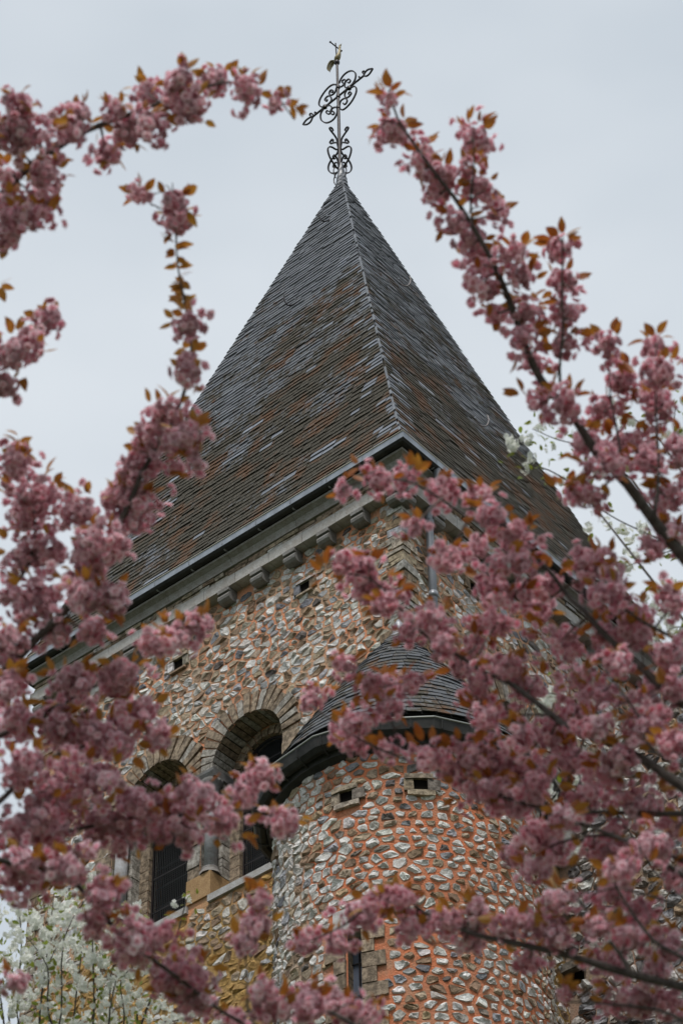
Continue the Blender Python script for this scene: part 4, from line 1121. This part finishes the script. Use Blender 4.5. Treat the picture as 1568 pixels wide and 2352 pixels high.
# --- pink cherry whose limbs come in from the right
TR = Tree('cherry_tree', (3.6, 5.2, 0), 'pink double cherry with thick dark limbs, its blossom hanging in front of the turret', 'cherry tree', 41, None, M_BRONZE)
RP = [
 ([(1660, 1390), (1568, 1278), (1500, 1195), (1440, 1112), (1370, 1040), (1310, 950), (1240, 870), (1195, 765), (1165, 680), (1130, 600), (1085, 520), (1040, 450), (1000, 400), (950, 330), (912, 270), (893, 205)], 30, 5, (-.2, .1)),
 ([(1290, 915), (1284, 850), (1292, 760), (1290, 680), (1291, 600), (1291, 545)], 8, 4, (-.1, .0)),
 ([(1085, 520), (1080, 460), (1088, 390), (1086, 300)], 7, 3, (.05, .05)),
 ([(1430, 1100), (1418, 1000), (1400, 900), (1396, 790)], 8, 3, (-.15, .1)),
 ([(1500, 1195), (1512, 1080), (1505, 940), (1506, 790)], 10, 3, (-.2, .1)),
 ([(1568, 1620), (1521, 1582), (1475, 1536), (1433, 1499), (1378, 1448), (1340, 1402), (1308, 1374), (1250, 1300), (1180, 1245), (1099, 1200), (1040, 1165), (950, 1110), (860, 1100), (785, 1122)], 20, 4, (-.5, .2)),
 ([(1690, 1900), (1568, 1809), (1489, 1753), (1415, 1712), (1313, 1675), (1266, 1642), (1183, 1577), (1114, 1545), (1034, 1494), (968, 1452), (911, 1389), (850, 1330), (765, 1312)], 25, 4, (-.7, .1)),
 ([(1640, 1860), (1568, 1869), (1400, 1866), (1276, 1860), (1150, 1830), (1036, 1782), (917, 1739), (841, 1706), (789, 1673), (712, 1620)], 14, 4, (-.7, .2)),
 ([(1640, 2050), (1568, 2010), (1452, 1939), (1321, 1887), (1230, 1860)], 16, 6, (-.9, -.5)),
 ([(1640, 2000), (1520, 1960), (1400, 1920), (1300, 1930), (1200, 1975)], 12, 4, (-.8, -.5)),
 ([(1680, 2300), (1568, 2267), (1437, 2235), (1299, 2193), (1174, 2165), (1090, 2146), (1036, 2120), (974, 2096), (926, 2063), (855, 2075), (790, 2125), (715, 2160)], 20, 4, (-.9, -.1)),
 ([(1454, 2246), (1420, 2188), (1366, 2118), (1323, 2062), (1290, 2050)], 12, 5, (-.85, -.7)),
 ([(1640, 1560), (1568, 1480), (1470, 1425), (1400, 1370)], 14, 5, (-.4, -.3)),
 ([(1640, 2240), (1568, 2200), (1500, 2160), (1440, 2080), (1400, 2010)], 12, 5, (-.9, -.8)),
 ([(1640, 2400), (1540, 2330), (1440, 2310), (1290, 2300)], 10, 4, (-.9, -.6)),
 ([(1640, 1790), (1500, 1725), (1462, 1640), (1405, 1560), (1380, 1520)], 9, 3, (-.7, -.4)), ([(1640, 2110), (1500, 2060), (1400, 2040), (1330, 2075)], 8, 3, (-.9, -.7)), ([(1640, 1700), (1540, 1640), (1470, 1600)], 8, 3, (-.5, -.4)),
 ([(930, 1740), (893, 1640), (883, 1580)], 5, 3, (.1, .1)), ([(1266, 1642), (1180, 1640), (1100, 1620)], 7, 3, (-.4, -.2)),
]
RB = [(891, 228, 25, 28), (906, 305, 40, 35), (958, 345, 38, 32), (963, 381, 36, 25), (1009, 402, 42, 32), (999, 448, 30, 33), (1086, 320, 42, 48), (1070, 381, 25, 22), (1096, 443, 45, 45), (1142, 494, 25, 40), (1050, 510, 45, 35), (1076, 556, 40, 40), (1106, 607, 50, 45), (1106, 658, 45, 40), (1183, 586, 35, 32), (1193, 643, 42, 42), (1142, 715, 40, 30), (1214, 715, 40, 32), (1199, 786, 50, 42), (1229, 832, 35, 30), (1286, 571, 30, 30), (1291, 648, 43, 36), (1291, 725, 40, 30), (1301, 786, 30, 30), (1398, 797, 48, 42), (1229, 930, 36, 26), (1296, 935, 46, 46), (1388, 945, 42, 36), (1429, 873, 46, 42), (1501, 797, 36, 26), (1521, 853, 46, 32), (1516, 930, 46, 46), (1439, 1022, 62, 50), (1337, 1017, 46, 36), (1388, 1078, 52, 42), (1306, 1130, 42, 26), (1347, 1140, 42, 30), (1491, 1063, 52, 46), (1532, 1145, 46, 46), (1557, 1037, 30, 50), (1542, 1232, 30, 30), (1501, 1258, 36, 26),
 (790, 1120, 22, 22), (870, 1108, 40, 35), (930, 1103, 35, 40), (1010, 1130, 38, 32), (1101, 1140, 28, 26), (1127, 1186, 42, 36), (1194, 1243, 52, 42), (1091, 1253, 32, 26), (953, 1212, 25, 26), (1030, 1289, 46, 36), (1368, 1289, 55, 32), (780, 1290, 32, 26), (830, 1300, 40, 30), (850, 1345, 55, 36), (900, 1375, 45, 30),
 (1174, 1300, 52, 38), (1258, 1342, 48, 42), (1350, 1314, 38, 38), (1396, 1369, 48, 38), (1461, 1416, 42, 38), (1128, 1346, 42, 38), (1179, 1374, 48, 38), (1230, 1397, 38, 30), (1142, 1430, 52, 30), (1285, 1480, 62, 46), (1378, 1457, 38, 33), (1461, 1467, 42, 38), (1410, 1527, 38, 28), (1535, 1504, 38, 33), (1535, 1379, 30, 35), (1151, 1536, 48, 28), (1105, 1564, 32, 30), (1216, 1582, 52, 38), (1369, 1596, 52, 38), (1322, 1633, 42, 35), (1110, 1642, 42, 38), (1484, 1624, 46, 32), (1197, 1689, 38, 30), (1262, 1693, 52, 38), (1364, 1670, 46, 33), (1489, 1679, 52, 38), (1137, 1767, 46, 42), (1313, 1749, 60, 46), (1239, 1809, 52, 42), (1128, 1818, 52, 38), (1350, 1832, 56, 42), (1470, 1832, 60, 42), (1183, 1851, 50, 32), (1290, 1878, 38, 25), (1230, 1920, 42, 25), (1276, 1957, 42, 25), (1415, 1901, 28, 28), (1507, 1943, 50, 38), (1544, 1906, 28, 35), (1378, 1957, 60, 30), (1442, 1999, 52, 33), (1544, 2012, 30, 30), (1183, 1971, 38, 20), (1225, 1999, 28, 25), (1285, 2063, 42, 28), (1405, 2059, 46, 38), (1461, 2096, 38, 33), (1110, 2115, 45, 28), (1183, 2119, 56, 30), (1244, 2133, 45, 33), (1276, 2151, 38, 28), (1378, 2133, 38, 25), (1442, 2156, 46, 33), (1530, 2174, 38, 38), (1396, 2207, 42, 28), (1507, 2235, 38, 28), (1211, 2207, 38, 28), (1433, 2304, 60, 42), (1290, 2281, 18, 20), (1507, 2304, 45, 40),
 (1540, 1720, 34, 36), (1430, 1745, 44, 34), (1545, 1590, 26, 34), (1400, 1780, 40, 30), (1500, 1560, 34, 26), (1200, 1760, 36, 30), (1330, 1560, 34, 28), (1090, 1480, 30, 24), (1420, 1320, 26, 24),
 (798, 1535, 26, 28), (721, 1611, 42, 28), (821, 1655, 46, 32), (788, 1680, 34, 22), (850, 1583, 35, 25), (893, 1626, 34, 24), (945, 1568, 38, 24), (883, 1568, 30, 22), (812, 1711, 28, 20), (898, 1725, 38, 28), (974, 1740, 42, 40), (1060, 1730, 38, 42), (1040, 1768, 42, 28), (1126, 1740, 45, 40), (1097, 1611, 38, 28), (1117, 1649, 30, 28), (940, 1459, 30, 24), (993, 1421, 42, 38), (1060, 1530, 33, 28), (1088, 1816, 52, 42), (1020, 1487, 40, 22), (888, 1388, 38, 24),
 (712, 2163, 33, 24), (769, 2168, 42, 32), (812, 2111, 50, 28), (855, 2073, 28, 24), (902, 2063, 38, 20), (936, 2068, 24, 24), (926, 2135, 38, 28), (972, 2130, 28, 20), (1036, 2111, 42, 24), (1059, 2159, 46, 28), (1088, 2092, 33, 24)]
TR.taper = 1.3
grow(TR, RP, RB, 1.5, .70)
# --- pink cherry whose limbs come in from the left
TL_ = Tree('cherry_tree', (-3.5, 5.4, 0), 'pink double cherry arching in from the left with long bronze-leaved sprays before the sky', 'cherry tree', 77, None, M_BRONZE)
LP = [
 ([(-90, 640), (0, 460), (50, 398), (130, 340), (200, 300), (300, 262), (400, 225), (500, 192), (560, 195), (620, 228), (685, 245)], 26, 3, (-.3, .1)),
 ([(-60, 1590), (0, 1550), (90, 1462), (150, 1400), (200, 1330), (250, 1250), (300, 1150), (330, 1080), (375, 1000), (417, 920), (430, 860), (440, 790), (425, 700), (410, 620), (405, 560), (400, 470), (396, 420)], 24, 2.5, (-.3, .0)),
 ([(403, 490), (365, 478), (318, 448)], 3.5, 2.5, (0, .05)),
 ([(-60, 900), (0, 840), (50, 800), (108, 740)], 12, 3, (-.2, .1)),
 ([(-60, 1420), (0, 1380), (70, 1290), (80, 1180), (60, 1080)], 14, 4, (-.2, .1)),
 ([(-60, 1720), (0, 1690), (100, 1640), (200, 1585), (300, 1530), (400, 1465), (490, 1440)], 16, 4, (-.3, .1)),
 ([(-60, 1870), (0, 1840), (60, 1782), (130, 1735), (250, 1700), (370, 1690)], 18, 4, (-.6, -.1)),
 ([(-60, 1990), (0, 1950), (200, 1900), (350, 1872), (500, 1862), (600, 1862), (690, 1885)], 14, 4, (-.5, .1)),
 ([(540, 1862), (562, 1810), (600, 1780)], 5, 3, (.05, .1)),
 ([(-60, 1960), (60, 1990), (150, 2010), (220, 2080), (280, 2150), (360, 2210), (430, 2262), (490, 2310), (560, 2352)], 14, 8, (-.8, -.4)),
 ([(650, 2420), (575, 2340), (568, 2250), (566, 2170), (592, 2070)], 7, 3, (-.5, -.3)),
 ([(980, 2440), (850, 2380), (790, 2340), (700, 2300), (620, 2290), (560, 2340)], 14, 5, (-.9, -.6)),
 ([(-60, 2300), (0, 2270), (45, 2250)], 6, 3, (-.2, 0)),
]
LB = [(43, 248, 30, 32), (76, 314, 70, 45), (20, 300, 30, 40), (181, 262, 38, 28), (157, 305, 30, 24), (267, 257, 38, 25), (290, 310, 33, 28), (243, 348, 43, 30), (333, 286, 48, 42), (343, 214, 43, 28), (414, 181, 33, 30), (443, 248, 38, 40), (400, 230, 30, 26), (505, 186, 43, 34), (566, 210, 43, 42), (638, 233, 20, 15), (105, 400, 43, 38), (81, 452, 48, 38), (71, 500, 60, 28), (14, 476, 30, 40), (14, 543, 30, 28), (20, 400, 26, 30), (319, 447, 20, 20), (402, 470, 34, 34), (405, 510, 40, 34), (433, 748, 38, 33), (433, 862, 30, 28), (381, 952, 60, 42), (109, 738, 33, 28), (38, 814, 60, 58), (14, 890, 30, 33), (430, 1000, 40, 36), (362, 1011, 60, 40), (339, 1075, 70, 50), (292, 1169, 75, 60), (450, 1058, 20, 22), (193, 1169, 50, 45), (76, 1151, 75, 75), (35, 1064, 32, 40), (76, 1280, 75, 60), (199, 1303, 60, 55), (240, 1250, 50, 45), (70, 1385, 75, 60), (199, 1373, 50, 45), (210, 1450, 40, 32), (257, 1373, 28, 40), (117, 1455, 44, 34), (23, 1485, 40, 45), (455, 1440, 44, 30), (395, 1465, 46, 36), (345, 1480, 36, 30), (164, 1572, 60, 45), (22, 1575, 40, 34), (281, 1560, 60, 50), (327, 1625, 50, 35), (362, 1695, 33, 22), (35, 1648, 40, 35), (105, 1678, 105, 60), (251, 1695, 88, 55), (58, 1765, 60, 50), (193, 1794, 95, 60), (327, 1853, 75, 45), (456, 1823, 50, 45), (88, 1888, 88, 70), (234, 1911, 105, 60), (409, 1905, 70, 45), (514, 1894, 60, 45), (561, 1820, 22, 40), (600, 1785, 28, 33), (650, 1888, 42, 30), (58, 2010, 65, 55), (164, 1995, 60, 40), (234, 2052, 40, 38), (222, 2122, 33, 33), (327, 2145, 75, 45), (304, 2192, 50, 30), (421, 2250, 75, 50), (444, 2303, 45, 25), (41, 2250, 32, 24),
 (594, 2070, 25, 30), (592, 2125, 40, 25), (565, 2169, 33, 25), (609, 2278, 30, 24), (640, 2305, 60, 32), (540, 2340, 40, 20), (699, 2272, 28, 20), (715, 2307, 40, 28), (759, 2300, 25, 28), (798, 2325, 40, 28), (850, 2330, 30, 24)]
grow(TL_, LP, LB, 1.5, .90)
# leafy stretch of the hanging spray and leafy tips
r = random.Random(4)
sp_ = []
for i in range(30):
    t = i/29; y = 545+t*165; x = 402+t*26
    sp_.append((x+r.uniform(-6, 6), y+r.uniform(-5, 5), r.choice((r.uniform(2.4, 4.0), r.uniform(-.9, .8)))))
sp_ += [(435+r.uniform(-15, 15), y+r.uniform(-10, 10), r.uniform(0, 6)) for y in (700, 790, 800, 815, 830) for _ in range(3)]
sp_ += [(660, 240, .3), (672, 243, 1.0), (680, 246, -.6), (684, 246, .1), (670, 244, -1.4), (684, 244, -1.0), (300, 440, 2.8), (305, 445, 2.2), (310, 455, 3.6)]
sp_ += [(0, 650, .3), (4, 655, -.3), (2, 660, -1.3), (40, 1000, 2.5), (45, 1020, .4), (30, 1040, 2.9), (55, 1045, -.2)]
leaves_at(TL_, sp_, DM, .9)
leaves_at(TR, [(892, 200, 1.6), (885, 205, 2.6), (898, 208, .6), (880, 215, 3.0), (905, 215, .2), (870, 290, 3.4), (868, 295, 3.9), (1060, 285, 2.8), (1110, 290, .4), (1290, 535, 1.6), (1280, 540, 2.6), (1190, 905, 2.8), (1185, 900, 3.3), (1200, 895, 2.2), (730, 1325, 2.9), (735, 1310, 2.4), (740, 1300, 2.0), (740, 1335, 3.4), (750, 1295, 1.5), (820, 1065, 2.0), (960, 1080, 1.6), (1500, 770, 2.2), (1510, 765, 1.0), (1520, 775, .2)], DM, 1.0)
for T in (TR, TL_):
    T.place(T.cl, pom, 'blossom_cluster', 300, 'more_blossom', M_PETAL, True, 0)
    T.place(T.lv, list(zip(lf, lfm)), 'leaf', 300, 'more_leaves', M_BRONZE, False, 0)
# trunks and the limbs that lead, outside the picture, to the limbs in view
def trunk(T, fork, starts, r0, r1, extra):
    b = np.array(T.base); f = np.array(fork)
    m = (b+f)/2+np.array([.12, -.08, 0])
    T.branch([b-np.array([0, 0, .1]), b+np.array([.02, 0, .4]), m, f], (r0, r1), 'trunk', 12)
    for s_, e in starts:
        s_ = np.array(s_); mid = (f+s_)/2+np.array(extra)
        T.branch([f-np.array([0, 0, .15]), mid, s_], (r1*.55, e), 'limb', 8)
def starts(paths): return [(P3(p[0][0][0], p[0][0][1], DM+p[3][0]), p[1]/2/PXM) for p in paths if p[0][0][0] > 1600 or p[0][0][0] < 0 or p[0][0][1] > 2360]
trunk(TR, (3.5, 5.3, 3.4), starts(RP), .20, .12, (.35, 0, .1))
trunk(TL_, (-3.4, 5.5, 3.2), starts(LP), .19, .12, (-.35, 0, .1))

# --- two trees with small white flowers farther off
def white_tree(name, base, label, seed, stems, d, dens, fork, r0):
    T = Tree(name, base, label, 'blossom tree', seed, None, M_GREEN); r = T.r
    pm = FPX/d; fk = np.array(fork)
    T.branch([np.array(base)-np.array([0, 0, .1]), (np.array(base)+fk)/2+np.array([.1, 0, 0]), fk], (r0, r0*.6), 'trunk', 10)
    for pts, w0, w1, nf, nl, spread in stems:
        n = len(pts); dd = r.uniform(-.7, .7)
        P = [P3(x, y, d+dd) for x, y in pts]
        Q = T.branch(P, (w0/2/pm, w1/2/pm), 'branch', 6)
        T.branch([fk, (fk+P[0])/2+np.array([0, 0, -.3]), P[0]], (r0*.3, w0/2/pm), 'limb', 6)
        for i in range(nf):
            q = np.array(Q[r.randrange(len(Q)//5, len(Q))])+RC[0]*r.gauss(0, spread)+RC[1]*r.gauss(0, spread)+RC[2]*r.gauss(0, spread)
            sc_ = r.uniform(.7, 1.15)
            T.cl.append((Matrix.Translation(q) @ Matrix.Rotation(r.uniform(0, 6.28), 4, 'Z') @ Matrix.Rotation(r.uniform(-.6, .6), 4, 'X') @ Matrix.Diagonal((sc_, sc_, sc_, 1)), r.randrange(5)))
        for i in range(nl):
            q = np.array(Q[r.randrange(0, len(Q))])+RC[0]*r.gauss(0, spread)+RC[1]*r.gauss(0, spread)+RC[2]*r.gauss(0, spread)
            T.lv.append((Matrix.Translation(q) @ rot_to((r.gauss(0, 1), r.gauss(0, 1), r.gauss(.3, 1)), r.uniform(-2, 2)) @ Matrix.Diagonal([r.uniform(.7, 1.2)]*3+[1]), r.randrange(4)))
    T.place(T.cl, wfl, 'flower_cluster', 300, 'more_flowers', M_WHITE, True, 0)
    T.place(T.lv, list(zip(glf, glm)), 'leaf', 300, 'more_leaves', M_GREEN, False, 0)
S = []
r = random.Random(9)
for x0, x1, y1 in ((20, -10, 2080), (60, 40, 2060), (95, 125, 2050), (130, 110, 2090), (165, 190, 2070), (120, 215, 2040), (200, 215, 2010), (240, 290, 2110), (210, 240, 2140), (270, 330, 2200), (250, 285, 2170), (40, 0, 2200), (80, 160, 2130), (320, 350, 2290), (150, 60, 2150)):
    S.append(([(x0+r.uniform(-16, 16), 2450), (x0*.7+x1*.3+r.uniform(-14, 14), 2330), ((x0+x1)/2+r.uniform(-26, 26), 2330*.4+y1*.6), (x1, y1)], 6, 2, 26, 50, .10))
S.append(([(300, 2420), (360, 2260), (400, 2170), (425, 2080), (432, 2060)], 6, 2, 4, 16, .04))
S.append(([(330, 2460), (350, 2360), (400, 2345), (460, 2335)], 6, 3, 20, 14, .06))
white_tree('white_blossom_tree', (-4.6, 14.5, 0), 'white flowering tree with fresh green leaves below the belfry windows', 5, S, 17.5, 1, (-4.2, 14.5, 6.0), .16)
S = [([(1660, 1330), (1568, 1262), (1500, 1232), (1420, 1195), (1345, 1150), (1290, 1125)], 6, 2, 12, 44, .05),
     ([(1660, 1290), (1568, 1262), (1510, 1275), (1440, 1300), (1415, 1302)], 4, 2, 8, 26, .035),
     ([(1660, 1430), (1568, 1400), (1510, 1410), (1470, 1380)], 5, 2, 14, 24, .06),
     ([(1660, 1070), (1568, 1010), (1548, 970), (1552, 930)], 5, 2, 7, 40, .09),
     ([(1450, 1100), (1350, 1030), (1280, 1010), (1222, 985)], 4, 2, 6, 40, .05),
     ([(1330, 1120), (1260, 1080), (1210, 1065), (1180, 1040)], 4, 2, 4, 26, .04),
     ([(1500, 990), (1450, 960), (1425, 945)], 4, 2, 3, 20, .05),
     ([(1660, 1480), (1568, 1440), (1530, 1450)], 4, 2, 14, 14, .05),
     ([(1500, 1700), (1380, 1650), (1290, 1600), (1240, 1590)], 5, 2, 10, 6, .05),
     ([(1500, 2000), (1400, 1850), (1300, 1800), (1250, 1850)], 5, 2, 14, 6, .08)]
white_tree('white_blossom_tree', (5.4, 11.0, 0), 'white flowering tree whose thin sprays show behind the pink limbs right of the roof', 6, S, 14.5, 1, (4.2, 10.6, 6.5), .15)
